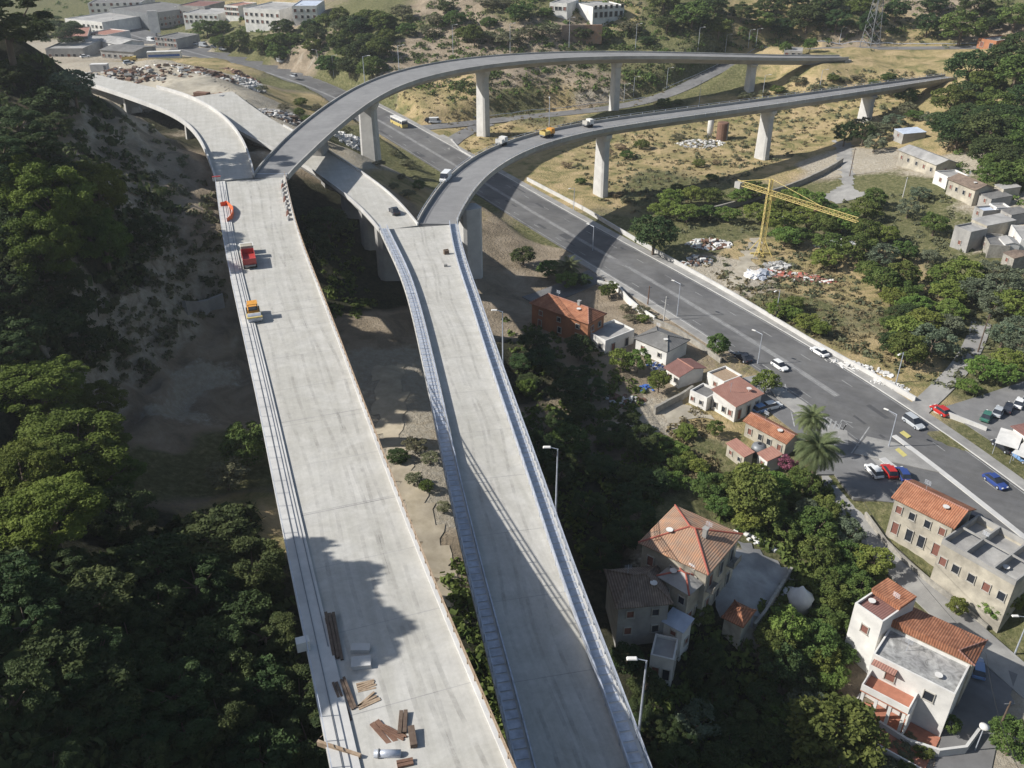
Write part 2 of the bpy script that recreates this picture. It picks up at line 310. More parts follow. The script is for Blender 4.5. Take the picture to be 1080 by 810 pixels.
# roads as corridors: (points px,py,z ; half width ; name)
HWp=[(1180,640,0),(1100,585,0),(1040,528,0),(985,480,0),(930,440,0),(860,396,0),(790,355,0),(720,311,0),(650,272,0),(590,239,0),(540,208,0),(495,181,0),(455,158,.5),(415,134,1.5),(375,111,3),(335,93,4.5),(290,77,6.5),(250,67,7.5),(205,55,8.5),(170,46,9),(120,30,9)]
def worldline(pts,n): 
    return smooth(resample([un(*p) for p in pts],n),4,3)
HW=worldline(HWp,110)
class Road(Deck):
    def __init__(s,line,width):
        s.c=line; s.N=len(line); s.n=[]
        for i in range(s.N):
            t=line[min(s.N-1,i+1)]-line[max(0,i-1)]; t.z=0; t.normalize(); s.n.append(Vector((t.y,-t.x,0)))
        s.w=[width]*s.N if not hasattr(width,'__len__') else width
hw=Road(HW,[17.+7*min(1,max(0,(i-66)/14)) for i in range(110)])
slip=Road(worldline([(432,136,1.2),(460,133,.8),(487,132,.8),(530,126,1),(570,121,1.5),(640,116,3),(690,108,5),(715,98,7.5),(740,82,10.5),(770,66,13),(800,55.5,15.5),(850,50,18),(950,51,20.5),(1040,50,23),(1075,48,24)],80),7.5)
slip2=Road(worldline([(466,160,.3),(476,146,.5),(492,137,.8),(515,130,.9)],16),7.)
lane=Road(worldline([(878,452,0),(880,475,0),(878,500,-.2),(888,530,-.8),(915,565,-1.5),(960,612,-2.6),(1010,655,-3.4),(1060,700,-4.2),(1140,770,-5)],50),5.2)
layby=Road(worldline([(800,395,.0),(835,425,0),(870,452,0),(905,480,0),(945,505,0),(990,540,0)],30),9.)
yardlane=Road(worldline([(1048,700,-4.2),(1030,745,-4.8),(1015,800,-5.2),(1010,840,-5.4)],16),6.)
accs=Road(worldline([(655,275,0),(625,295,-.2),(600,305,-.6),(560,318,-.4)],16),7.)
park=Road(worldline([(1020,448,.2),(1050,440,.4),(1090,425,.8),(1120,415,1)],16),13.)
siden=Road(worldline([(968,432,0),(985,415,.2),(1010,398,.5),(1030,365,1.2),(1035,340,1.8)],20),4.)
CORR=[(hw,hw.w[0]/2+3.2,None),(slip,5.,None),(slip2,5,None),(lane,3.6,None),(layby,6.,None),(yardlane,4,None),(accs,4.5,None),(park,7.5,None),(siden,3,None),(middle,None,.4),(curve,None,2.4)]
corr_pts=[]
for r,hwid,_ in CORR:
    if hwid is None: continue
    arr=np.array([[p.x,p.y,p.z] for p in resample(r.c,r.N*3)]); corr_pts.append((arr,hwid))
plate=np.array([[p.x,p.y] for p in [un(150,95,29),un(200,108,29),un(235,125,29),un(250,105,28),un(215,78,27),un(150,68,26),un(100,66,25)]])
def Hf(XY):
    XY=np.asarray(XY,float); h=rbf(XY)
    x,y=XY[:,0],XY[:,1]
    amp=np.clip((h+6)/30,.12,1.6)
    h=h+(vnoise(x/17,y/17,1)-.5)*2.6*amp+(vnoise(x/6,y/6,2)-.5)*1.1*amp+(vnoise(x/2.6,y/2.6,3)-.5)*.45*amp
    for i in range(0,len(x),20000):
        q=XY[i:i+20000]; dm=np.linalg.norm(q[:,None]-RK[None],axis=2).min(1); w=np.clip((19-dm)/9,0,1); xx,yy=q[:,0],q[:,1]
        rg=1-np.abs(vnoise(xx/6.5,yy/9,11)*2-1); r2=1-np.abs(vnoise(xx/2.8,yy/3.6,12)*2-1); st=h[i:i+20000]/3.2; fr=st-np.floor(st); led=(np.clip(fr*2.2-.6,0,1)-fr)*3.2
        h[i:i+20000]+=w*((rg-.5)*3.6+(r2-.5)*1.5+led*.75*vnoise(xx/13,yy/13,13))
    for arr,hwid in corr_pts:
        lo=arr[:,:2].min(0)-hwid-8; hi=arr[:,:2].max(0)+hwid+8
        idx=np.where((x>lo[0])&(x<hi[0])&(y>lo[1])&(y<hi[1]))[0]
        if len(idx)==0: continue
        for k in range(0,len(idx),8000):
            ii=idx[k:k+8000]; d=np.linalg.norm(XY[ii][:,None]-arr[None,:,:2],axis=2); j=d.argmin(1); dm=d[np.arange(len(ii)),j]
            w=np.clip((hwid+6-dm)/6,0,1); w=w*w*(3-2*w); w[dm<hwid]=1
            h[ii]=h[ii]*(1-w)+(arr[j,2]-.16)*w
    # keep ground below the elevated decks
    for dk,clear in ((main,1.9),(curve,1.9),(ramp,3.),(middle,1.0),(upper,4.),(flyover,2.)):
        arr=np.array([[p.x,p.y,p.z] for p in dk.c]); ww=np.array(dk.w)/2+1.
        lo=arr[:,:2].min(0)-14; hi=arr[:,:2].max(0)+14
        idx=np.where((x>lo[0])&(x<hi[0])&(y>lo[1])&(y<hi[1]))[0]
        if len(idx)==0: continue
        d=np.linalg.norm(XY[idx][:,None]-arr[None,:,:2],axis=2); j=d.argmin(1); dm=d[np.arange(len(idx)),j]
        cl=np.full(len(arr),clear)
        if dk is upper or dk is flyover: cl[-9:]=.45; cl[-18:-9]=1.5
        m=dm<ww[j]+1.5; h[idx[m]]=np.minimum(h[idx[m]],arr[j[m],2]-cl[j[m]])
    return h
def grow(a,b,step,far0,far1,g=1.35):
    mid=list(np.arange(a,b+.1,step)); s=step;x=a;lo=[]
    while x>far0: s*=g; x-=s; lo.append(x)
    s=step;x=mid[-1];hi=[]
    while x<far1: s*=g; x+=s; hi.append(x)
    return np.array(lo[::-1]+mid+hi)
gx=grow(-150,190,1.8,-2500,2500); gy=grow(-10,400,1.8,-1500,4000,1.12)
GX,GY=np.meshgrid(gx,gy); XY=np.stack([GX.ravel(),GY.ravel()],1); HZ=Hf(XY)
HG=HZ.reshape(len(gy),len(gx))
def H(x,y):
    i=min(max(int(np.searchsorted(gx,x))-1,0),len(gx)-2); j=min(max(int(np.searchsorted(gy,y))-1,0),len(gy)-2)
    u=(x-gx[i])/(gx[i+1]-gx[i]); v=(y-gy[j])/(gy[j+1]-gy[j])
    return float((HG[j,i]*(1-u)+HG[j,i+1]*u)*(1-v)+(HG[j+1,i]*(1-u)+HG[j+1,i+1]*u)*v)
def G(px,py,up=0.):
    u=(px-540)/F; v=(py-405)/F; d=Vector((u,c_-v*s_,-s_-v*c_)); t=20.; st=1.5; o=Vector((0,0,HC))
    while t<1500:
        p=o+d*t
        if p.z<H(p.x,p.y)+up:
            a,b=t-st,t
            for _ in range(12):
                m=(a+b)/2; q=o+d*m
                if q.z<H(q.x,q.y)+up: b=m
                else: a=m
            q=o+d*b; return Vector((q.x,q.y,H(q.x,q.y)))
        t+=st
    return Vector((d.x*1000,d.y*1000,0))
def build_terrain():
    nx,ny=len(gx),len(gy)
    me=bpy.data.meshes.new('ground')
    co=np.column_stack([XY,HZ]).astype(np.float32)
    ii=np.arange(nx-1); jj=np.arange(ny-1); I,J=np.meshgrid(ii,jj); a=(J*nx+I).ravel()
    faces=np.stack([a,a+1,a+1+nx,a+nx],1)
    me.vertices.add(len(co)); me.vertices.foreach_set('co',co.ravel())
    me.loops.add(faces.size); me.loops.foreach_set('vertex_index',faces.ravel().astype(np.int32))
    me.polygons.add(len(faces)); me.polygons.foreach_set('loop_start',np.arange(0,faces.size,4,dtype=np.int32))
    me.update(calc_edges=True)
    me.polygons.foreach_set('use_smooth',[True]*len(faces))
    # ground cover kinds, blended from the nearest control points
    cols={'d':(1,0,0),'g':(0,1,0),'p':(0,0,1),'s':(0,0,0),'f':(0,0,0),'y':(0,0,1)}
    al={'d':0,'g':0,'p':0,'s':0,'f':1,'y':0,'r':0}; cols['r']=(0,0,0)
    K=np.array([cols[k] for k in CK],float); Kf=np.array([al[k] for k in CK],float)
    out=np.zeros((len(XY),4),np.float32)
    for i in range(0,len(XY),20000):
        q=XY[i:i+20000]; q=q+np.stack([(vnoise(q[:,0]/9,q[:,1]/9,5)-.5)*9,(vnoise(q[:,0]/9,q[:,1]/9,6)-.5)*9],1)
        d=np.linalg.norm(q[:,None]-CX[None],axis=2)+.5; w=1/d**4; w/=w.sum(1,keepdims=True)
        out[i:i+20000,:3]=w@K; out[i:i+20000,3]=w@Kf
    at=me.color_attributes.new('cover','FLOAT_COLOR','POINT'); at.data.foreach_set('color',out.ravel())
    m=bpy.data.materials.new('ground_cover'); m.use_nodes=True; nt=m.node_tree; N=nt.nodes; L=nt.links; b=N['Principled BSDF']
    b.inputs['Roughness'].default_value=.95; b.inputs['Specular IOR Level'].default_value=.1
    geo=N.new('ShaderNodeNewGeometry')
    def noise(s,det=8,dist=0.):
        k=N.new('ShaderNodeTexNoise'); k.inputs['Scale'].default_value=s; k.inputs['Detail'].default_value=det; k.inputs['Roughness'].default_value=.7; k.inputs['Distortion'].default_value=dist
        L.new(geo.outputs['Position'],k.inputs['Vector']); return k.outputs['Fac']
    def ramp(f,cs,p0=.3,p1=.7):
        r=N.new('ShaderNodeValToRGB'); e=r.color_ramp.elements; e[0].position=p0; e[1].position=p1
        e[0].color=(*cs[0],1); e[1].color=(*cs[-1],1)
        if len(cs)==3: k=e.new((p0+p1)/2); k.color=(*cs[1],1)
        L.new(f,r.inputs['Fac']); return r.outputs['Color']
    n1=noise(.12,8,.6); n2=noise(.9,8); n3=noise(.035,6,.8)
    dry=ramp(n1,[(.13,.14,.055),(.32,.26,.13),(.46,.35,.20)],.34,.62)
    grn=ramp(n2,[(.065,.075,.03),(.14,.14,.065),(.27,.235,.13)],.3,.72)
    soil=ramp(n1,[(.15,.125,.09),(.29,.235,.17),(.40,.33,.25)],.3,.7)
    pale=ramp(n2,[(.32,.275,.205),(.46,.42,.35)],.3,.7)
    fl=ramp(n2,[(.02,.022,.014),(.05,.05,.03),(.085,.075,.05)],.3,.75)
    ac=N.new('ShaderNodeVertexColor'); ac.layer_name='cover'; sp=N.new('ShaderNodeSeparateColor'); L.new(ac.outputs['Color'],sp.inputs[0])
    def sharp(f,k):
        a=N.new('ShaderNodeMath'); a.operation='ADD'; L.new(f,a.inputs[0])
        s2=N.new('ShaderNodeMath'); s2.operation='MULTIPLY_ADD'; L.new(k,s2.inputs[0]); s2.inputs[1].default_value=.9; s2.inputs[2].default_value=-.45; L.new(s2.outputs[0],a.inputs[1])
        r=N.new('ShaderNodeMapRange'); r.inputs['From Min'].default_value=.32; r.inputs['From Max'].default_value=.62; L.new(a.outputs[0],r.inputs['Value']); return r.outputs['Result']
    def mix(f,a,bb):
        x=N.new('ShaderNodeMixRGB'); L.new(f,x.inputs['Fac']); L.new(a,x.inputs['Color1']); L.new(bb,x.inputs['Color2']); return x.outputs['Color']
    sep=N.new('ShaderNodeSeparateXYZ'); L.new(geo.outputs['Normal'],sep.inputs[0])
    stp=N.new('ShaderNodeMapRange'); stp.inputs['From Min'].default_value=.62; stp.inputs['From Max'].default_value=.80; stp.inputs['To Min'].default_value=1; stp.inputs['To Max'].default_value=0; L.new(sep.outputs['Z'],stp.inputs['Value'])
    rock=ramp(noise(.45,10,.5),[(.19,.165,.125),(.38,.335,.265),(.50,.45,.37)],.32,.66)
    soil=mix(stp.outputs['Result'],soil,rock)
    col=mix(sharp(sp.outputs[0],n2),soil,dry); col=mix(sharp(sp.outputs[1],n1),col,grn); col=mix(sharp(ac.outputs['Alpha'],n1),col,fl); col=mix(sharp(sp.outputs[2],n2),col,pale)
    L.new(col,b.inputs['Base Color'])
    bp=N.new('ShaderNodeBump'); bp.inputs['Strength'].default_value=.9; bp.inputs['Distance'].default_value=.7; L.new(noise(1.3,8),bp.inputs['Height']); L.new(bp.outputs['Normal'],b.inputs['Normal'])
    me.materials.append(m)
    o=bpy.data.objects.new('ground',me); C.objects.link(o); tag(o,kind='structure')
build_terrain()
exec_parts=[]
# ------------------------------------------------------------------ roads and painted markings
def slabroad(r,name,m,t0=0.,t1=1.,dz=0.,th=.25,kind='structure',i0=0,i1=None):
    return r.sweep([(t0,0,dz),(t1,0,dz),(t1,0,dz-th),(t0,0,dz-th)],i0,i1).build(name,m,kind=kind)
slabroad(hw,'highway',M['asph'],th=.5)
slabroad(slip,'slip_road',M['asph_dark'],dz=.03,th=.5); slabroad(slip2,'road_junction',M['asph_dark'],dz=.02,th=.5)
slabroad(lane,'lane',M['pave'],dz=.02,th=.5); slabroad(layby,'side_road',M['pave'],dz=-.03,th=.4)
slabroad(yardlane,'lane',M['asph_dark'],dz=.01,th=.5); slabroad(accs,'side_road',M['asph_dark'],dz=.04,th=.5)
slabroad(park,'parking_area',M['asph_dark'],dz=.04,th=.5); slabroad(siden,'path',M['pave'],dz=.03,th=.4)
def edge_strip(r,name,m,t,o0,o1,z0,z1,i0=0,i1=None):
    return r.sweep([(t,o0,z1),(t,o1,z1),(t,o1,z0),(t,o0,z0)],i0,i1).build(name,m,kind='structure')
# side 0 or 1 is the far (upper) side? decide from geometry
far=1 if hw.p(30,1).y>hw.p(30,0).y else 0
near=1-far; sf=1 if far==1 else -1
edge_strip(hw,'pavement',M['pave'],far,*sorted([0,sf*2.2]),-.5,.13,0,66)
edge_strip(hw,'kerb',M['conc_light'],far,*sorted([sf*-.16,sf*-.002]),-.3,.145,0,66)
def iat(r,px,py,z=0):
    p=un(px,py,z); return min(range(r.N),key=lambda i:(r.c[i]-p).length)
i_isl=iat(hw,905,425); i_low=iat(hw,640,265); i_up=iat(hw,800,360)
edge_strip(hw,'pavement',M['pave'],near,*sorted([0,-sf*2.]),-.5,.13,i_up,i_low)
edge_strip(hw,'kerb',M['conc_light'],near,*sorted([sf*.16,sf*.002]),-.3,.145,i_up,i_low)
# dashed and solid lines
def line(r,t,off,w,i0,i1,dz=.006,m='paint'):
    return r.sweep([(t,off-w/2,dz),(t,off+w/2,dz)],i0,i1,closed=False)
tl=.47 if far==1 else .53
M['wear']=mat('worn_paint_band',(.20,.198,.195),col2=(.29,.287,.28),scale=1.2,stain=.3,dist=.6)
hw.sweep([(.5,-sf*.9-.7,.005),(.5,-sf*.9+.7,.005)],i_isl+1,104,False).build('worn_centre_line',M['wear'],kind='structure')
mb=MB(); hw.sweep([(.5,-sf*.9-.06,.009),(.5,-sf*.9+.06,.009)],i_isl+1,104,False,mb)
for t in (near,far):
    s=1 if t==0 else -1
    hw.sweep([(t,s*.55,.006),(t,s*.7,.006)],0,104,False,mb)
for k,(i,u) in enumerate(hw.along(6)):
    if k%2: continue
    for off in (sf*4.3,-sf*6.):
        a=hw.q((i,u),.5,off); t=(hw.c[min(hw.N-1,i+1)]-hw.c[i]).normalized(); nn=hw.n[i]
        b=a+t*3; mb.add([a-nn*.08+Vector((0,0,.006)),a+nn*.08+Vector((0,0,.006)),b+nn*.08+Vector((0,0,.006)),b-nn*.08+Vector((0,0,.006))],[(0,1,2,3)])
mb.build('lane_markings',M['paint'],kind='structure')
# worn pale tyre-cleaned band beside the centre line
# central kerbed median on the right half
i_m=iat(hw,954,452)
edge_strip(hw,'median_kerb',M['conc_light'],.5,*sorted([-sf*1.4,-sf*.4]),-.3,.16,0,i_m)

edge_strip(hw,'verge_kerb',M['conc_light'],near,*sorted([sf*.0,sf*1.3]),-.4,.16,0,iat(hw,935,480))
M['patch']=mat('tar_patch',(.075,.075,.078),scale=2.,var=.2); rp_=random.Random(4)
for k in range(26):
    i=rp_.randrange(8,96); t=(hw.c[i+1]-hw.c[i]).normalized(); nn=hw.n[i]; a=hw.p(i,.5,rp_.choice([-6.5,-4.8,-3,2.2,4.,5.8]),.0045); L_=rp_.uniform(1,9); w_=rp_.choice([.3,.5,1.2])
    pts=[a-nn*w_,a+nn*w_,a+nn*w_*rp_.uniform(.8,1.2)+t*L_,a-nn*w_*rp_.uniform(.8,1.2)+t*L_*.97]
    MB().add(pts,[(0,1,2,3)]).build('asphalt_patch',M['patch'],kind='structure')
# islands
def ground_poly(name,px,z,th,m,kind='structure',**kw):
    pts=[un(a,b,z) for a,b in px]
    area=sum(pts[i].x*pts[(i+1)%len(pts)].y-pts[(i+1)%len(pts)].x*pts[i].y for i in range(len(pts)))
    if area<0: pts.reverse()
    return MB().prism([(p.x,p.y) for p in pts],z-th,z).build(name,m,kind=kind,**kw)
ground_poly('pavement',[(900,478),(914,460),(946,467),(976,483),(1000,500),(955,490),(918,482)],.13,.4,M['pave'])
ground_poly('kerb_paint',[(944,474),(948,472),(957,480),(953,482)],.155,.02,M['paint_y']); ground_poly('kerb_paint',[(949,456),(953,454),(961,460),(957,462)],.175,.06,M['paint_y'])
ground_poly('pavement',[(805,402),(822,407),(850,425),(872,445),(868,452),(845,440),(820,420)],.13,.4,M['pave'])
ground_poly('forecourt',[(800,402),(850,437),(880,455),(905,470),(925,490),(960,505),(945,530),(900,525),(880,500),(862,500),(850,475),(838,455),(800,425)],-.02,.5,M['asph_dark'])
mb=MB()
def px_line(a,b,z,w):
    a=un(*a,z);b=un(*b,z); d=(b-a).normalized(); nn=Vector((d.y,-d.x,0))*w/2
    mb.add([a-nn,a+nn,b+nn,b-nn],[(0,1,2,3)])
for a,b in (((876,465),(888,443)),((888,443),(899,446)),((880,470),(893,447)),((898,478),(917,450)),((838,450),(828,405)),((850,458),(870,440)),((858,462),(874,446))): px_line(a,b,.012,.22)
for k in range(5): px_line((868+k*5,452+k*1.5),(872+k*5,440+k*2),.012,.3)
mb.build('junction_markings',M['paint'],kind='structure')
ground_poly('traffic_island',[(466,141),(478,147),(474,158),(458,146)],.62,.4,M['pave'])
# paved terrace and track surfaces
def drape(name,px,m,lift=.06,step=1.5,kind='structure'):
    pts=[G(a,b) for a,b in px]
    x0=min(p.x for p in pts);x1=max(p.x for p in pts);y0=min(p.y for p in pts);y1=max(p.y for p in pts)
    def inside(x,y):
        c=False;j=len(pts)-1
        for i in range(len(pts)):
            if (pts[i].y>y)!=(pts[j].y>y) and x<(pts[j].x-pts[i].x)*(y-pts[i].y)/(pts[j].y-pts[i].y)+pts[i].x: c=not c
            j=i
        return c
    mb=MB(); nx=int((x1-x0)/step)+1; ny=int((y1-y0)/step)+1; idx={}
    def vid(i,j):
        if (i,j) not in idx:
            x=x0+i*step+math.sin(j*1.7+i*.9)*step*.25;y=y0+j*step+math.cos(i*2.1+j)*step*.25; idx[(i,j)]=len(mb.v); mb.v.append((x,y,H(x,y)+lift))
        return idx[(i,j)]
    for i in range(nx):
        for j in range(ny):
            if inside(x0+(i+.5)*step,y0+(j+.5)*step): mb.f.append((vid(i,j),vid(i+1,j),vid(i+1,j+1),vid(i,j+1)))
    if mb.f: mb.build(name,m,kind=kind,smooth=True)
M['dirt']=mat('pale_dirt',(.34,.30,.23),col2=(.46,.42,.34),scale=.6,stain=.25,bump=.2)
M['sand']=mat('sand',(.38,.325,.235),col2=(.54,.47,.36),scale=.5,stain=.3,bump=.2)
drape('dirt_track',[(795,250),(806,252),(797,272),(783,302),(763,302),(775,280)],M['dirt'],.1)
drape('dirt_track',[(880,148),(898,152),(900,200),(918,205),(880,215),(868,208),(888,195)],M['pave'],.1)
drape('yard_surface',[(125,88),(170,80),(215,78),(240,95),(262,112),(300,135),(330,150),(300,165),(262,142),(225,110),(190,98)],M['dirt'],.12)
drape('sand_floor',[(395,385),(425,385),(428,430),(425,480),(450,520),(480,600),(490,660),(470,640),(440,580),(415,500),(395,440)],M['sand'],.1)
# ------------------------------------------------------------------ viaducts
def viaduct(name,label,dk,surf,depth_=2.1,parapet='concrete',girder=True,i0=0,i1=None,surfname='deck'):
    root=empty(name,(0,0,0),0,label,'viaduct')
    dk.sweep([(0,0,0),(1,0,0),(1,0,-.35),(0,0,-.35)],i0,i1).build(surfname,surf,root)
    if girder:
        dk.sweep([(.04,0,-.352),(.96,0,-.352),(.78,0,-depth_),(.22,0,-depth_)],i0,i1).build('girder',M['girder'],root)
    return root
def parapet(dk,root,side,h=.9,w=.3,m='conc',i0=0,i1=None,z0=-.5,rail=True,name='parapet'):
    s=1 if side==0 else -1
    dk.sweep([(side,-s*.03,z0),(side,-s*.03,h),(side,s*w,h),(side,s*w,.003)] ,i0,i1).build(name,M[m],root)
def rail(dk,root,side,inset,h,base=0.,i0=0,i1=None,step=3.,m='steel',beams=((.0,.32,.05),(.28,.32,.05)),name='guard_rail',post=.07):
    s=1 if side==0 else -1; mb=MB()
    for dz,hh,th in beams:
        z=base+h-hh-dz
        dk.sweep([(side,s*inset-th,z),(side,s*inset+th,z),(side,s*inset+th,z+hh),(side,s*inset-th,z+hh)],i0,i1,True,mb)
    for iu in dk.along(step,i0,i1):
        a=dk.q(iu,side,s*(inset),base+.002); mb.box(a+Vector((0,0,(h)/2)),(post*2,post*2,h),math.atan2(dk.n[iu[0]].y,dk.n[iu[0]].x))
    return mb.build(name,M[m],root)
# main viaduct --------------------------------------------------
vm=viaduct('viaduct','wide unfinished concrete viaduct on the left with timber, pallets and construction machines standing on it',main,M['deck'],2.4)
for i0,i1 in ((0,69),):
    main.sweep([(0,0,.003),(0,0,.22),(0,2.1,.22),(0,2.1,.003)]).build('service_walkway',M['conc_light'],vm)
main.sweep([(1,0,-.5),(1,0,.32),(1,-.45,.32),(1,-.45,.003)]).build('edge_kerb',M['conc_light'],vm)
mb=MB()
main.sweep([(0,.9,.222),(0,.9,.27),(0,.97,.27),(0,.97,.222)],2,None,True,mb)
mb.build('cable_duct',M['steel_d'],vm)
main.sweep([(0,1.75,.222),(0,1.75,.27),(0,1.83,.27),(0,1.83,.222)],2,44).build('cable_duct',M['steel_d'],vm)
rail(main,vm,0,.12,1.1,.22,step=2.5,m='steel',beams=((0,.06,.03),(.45,.05,.025)),name='handrail',post=.03)
rail(main,vm,1,.18,1.0,.32,step=2.,m='wood',beams=((0,.14,.03),(.45,.14,.03)),name='timber_edge_guard',post=.04)
mb=MB()
for iu in main.along(9.5):
    a=main.q(iu,0,2.12,.004);b=main.q(iu,1,-.46,.004); t=(main.c[iu[0]+1]-main.c[iu[0]]).normalized()*.035
    MB().add([a-t,a+t,b+t,b-t],[(0,1,2,3)]).build('pour_joint',M['girder'],vm)
for px,py,z in ((300,330,30.6),(300,443,31),(330,545,32)):
    i=min(range(main.N),key=lambda k:(main.c[k]-un(px,py,z)).length)
    a=main.p(i,0,2.12,.004);b=main.p(i,1,-.46,.004); t=(main.c[i+1]-main.c[i]).normalized()*.06
    MB().add([a-t+Vector((0,0,.003)),a+t+Vector((0,0,.003)),b+t+Vector((0,0,.003)),b-t+Vector((0,0,.003))],[(0,1,2,3)]).build('expansion_joint',M['girder'],vm)
curve.sweep([(0,0,0),(1,0,0),(1,0,-.35),(0,0,-.35)]).build('deck',M['deck'],vm)
curve.sweep([(.04,0,-.352),(.96,0,-.352),(.8,0,-1.8),(.2,0,-1.8)]).build('girder',M['girder'],vm)
parapet(curve,vm,0,.8,.35,'conc_light'); parapet(curve,vm,1,1.0,.35,'conc_light',i0=14)
M['tyremark']=mat('tyre_marks',(.16,.15,.14),scale=1.,var=.2)
nt_=M['tyremark'].node_tree; nz=nt_.nodes.new('ShaderNodeTexNoise'); nz.inputs['Scale'].default_value=.35; nz.inputs['Detail'].default_value=9; nz.inputs['Roughness'].default_value=.8
tc_=nt_.nodes.new('ShaderNodeTexCoord'); nt_.links.new(tc_.outputs['Object'],nz.inputs['Vector'])
mr_=nt_.nodes.new('ShaderNodeMapRange'); mr_.inputs['From Min'].default_value=.42; mr_.inputs['From Max'].default_value=.75; mr_.inputs['To Max'].default_value=.26; nt_.links.new(nz.outputs['Fac'],mr_.inputs['Value']); nt_.links.new(mr_.outputs['Result'],nt_.nodes['Principled BSDF'].inputs['Alpha'])
def tyre_marks(dk,root,offs,i0,i1,ph):
    for o in offs:
        for g_ in (-.9,.9):
            vs=[];fs=[]
            for i in range(i0,i1+1):
                c=o+g_+.5*math.sin(i*.21+ph)+.3*math.sin(i*.57+ph*2); vs+=[dk.p(i,.5,c-.2,.0065+.0003*o),dk.p(i,.5,c+.2,.0065+.0003*o)]
            fs=[(2*k,2*k+1,2*k+3,2*k+2) for k in range(i1-i0)]
            MB().add(vs,fs).build('tyre_marks',M['tyremark'],root)
tyre_marks(main,vm,(-2.,1.8),0,60,0.); tyre_marks(main,vm,(3.6,),6,60,2.)
# piers
def pier(root,x,y,ztop,w,d,ang,m='conc',cap=True,taper=.8,zb=None,name='pier'):
    zb=(H(x,y)-1.5) if zb is None else zb; h=ztop-zb; mb=MB()
    nsec=6; R_=Matrix.Rotation(ang,3,'Z'); vs=[]
    lv=[(0,1.12),(.5,1.03),(.8,.97),(.9,1.0),(.955,1.28),(1,1.32)] if cap else [(0,1.05),(.5,1.02),(1,1)]
    c=.14
    for t,k in lv:
        for a,b in ((-1,-1+2*c),(-1+2*c,-1),(1-2*c,-1),(1,-1+2*c),(1,1-2*c),(1-2*c,1),(-1+2*c,1),(-1,1-2*c)):
            kk=k if cap else 1.
            kd=(1+(k-1)*.5)
            v=R_@Vector((a*w/2*kk,b*d/2*kd,0)); vs.append((x+v.x,y+v.y,zb+h*t))
    n=8; L_=len(lv); fs=[(k*n+i,k*n+(i+1)%n,(k+1)*n+(i+1)%n,(k+1)*n+i) for k in range(L_-1) for i in range(n)]
    fs+=[tuple(range(n-1,-1,-1)),tuple(range((L_-1)*n,L_*n))]
    mb.add(vs,fs)
    return mb.build(name,M[m],root)
def deck_at(dk,x,y):
    i=min(range(dk.N),key=lambda k:(dk.c[k].x-x)**2+(dk.c[k].y-y)**2); return i
def pier_under(root,dk,i,dep,w,d,**kw):
    p=dk.c[i]; ang=math.atan2(dk.n[i].y,dk.n[i].x); return pier(root,p.x,p.y,p.z-dep,w,d,ang,**kw)
for k in (8,22,34,45,58): pier_under(vm,main,min(k,main.N-1),2.35,6,2.2)
for k in (12,26,40): pier_under(vm,curve,k,1.78,5,1.6)
# ramp -----------------------------------------------------------
vr=viaduct('viaduct','pale concrete ramp down the middle, with bluish steel barriers along both edges',ramp,M['deck'],2.0)
for side in (0,1):
    s=1 if side==0 else -1
    ramp.sweep([(side,0,.003),(side,0,.20),(side,s*1.7,.20),(side,s*1.7,.003)]).build('service_walkway',M['conc_light'],vr)
    rail(ramp,vr,side,1.75,1.05,.0,step=2.2,m='steel',beams=((0,.34,.07),(.42,.34,.07)),name='guard_rail',post=.09)
    rail(ramp,vr,side,.12,1.35,.20,step=2.,m='steel',beams=((0,.09,.05),(.35,.06,.03),(.68,.06,.03)),name='railing',post=.05)
for side in (0,1):
    mb=MB(); s=1 if side==0 else -1
    for k,iu in enumerate(ramp.along(1.1)):
        a=ramp.q(iu,side,s*.95,.202); mb.box(a+Vector((0,0,.02)),(1.2,.9,.04),math.atan2(ramp.n[iu[0]].y,ramp.n[iu[0]].x)+random.uniform(-.03,.03))
    mb.build('walkway_grating',M['steel'],vr)
for iu in ramp.along(11):
    a=ramp.q(iu,0,1.72,.004);b=ramp.q(iu,1,-1.72,.004); t=(ramp.c[iu[0]+1]-ramp.c[iu[0]]).normalized()*.035
    MB().add([a-t,a+t,b+t,b-t],[(0,1,2,3)]).build('pour_joint',M['girder'],vr)
tyre_marks(ramp,vr,(-1.2,1.3),0,70,1.)
# middle road
middle.sweep([(0,0,0),(1,0,0),(1,0,-.5),(0,0,-.5)]).build('deck',M['deck'],vr)
middle.sweep([(.03,0,-.502),(.95,0,-.502),(.9,0,-2.),(.1,0,-2.)],14).build('girder',M['girder'],vr)
parapet(middle,vr,0,.45,.3,'conc_light'); parapet(middle,vr,1,.5,.3,'conc_light',i0=16)
for k in (26,31,36,41,46):
    i=k; p=middle.c[i]; ang=math.atan2(middle.n[i].y,middle.n[i].x); pier(vr,p.x,p.y,p.z-1.95,7,3.2,ang,cap=False,m='girder')
p=ramp.c[1]; 
for k in (6,22,38,54): pier_under(vr,ramp,k,1.95,5.5,2.4)
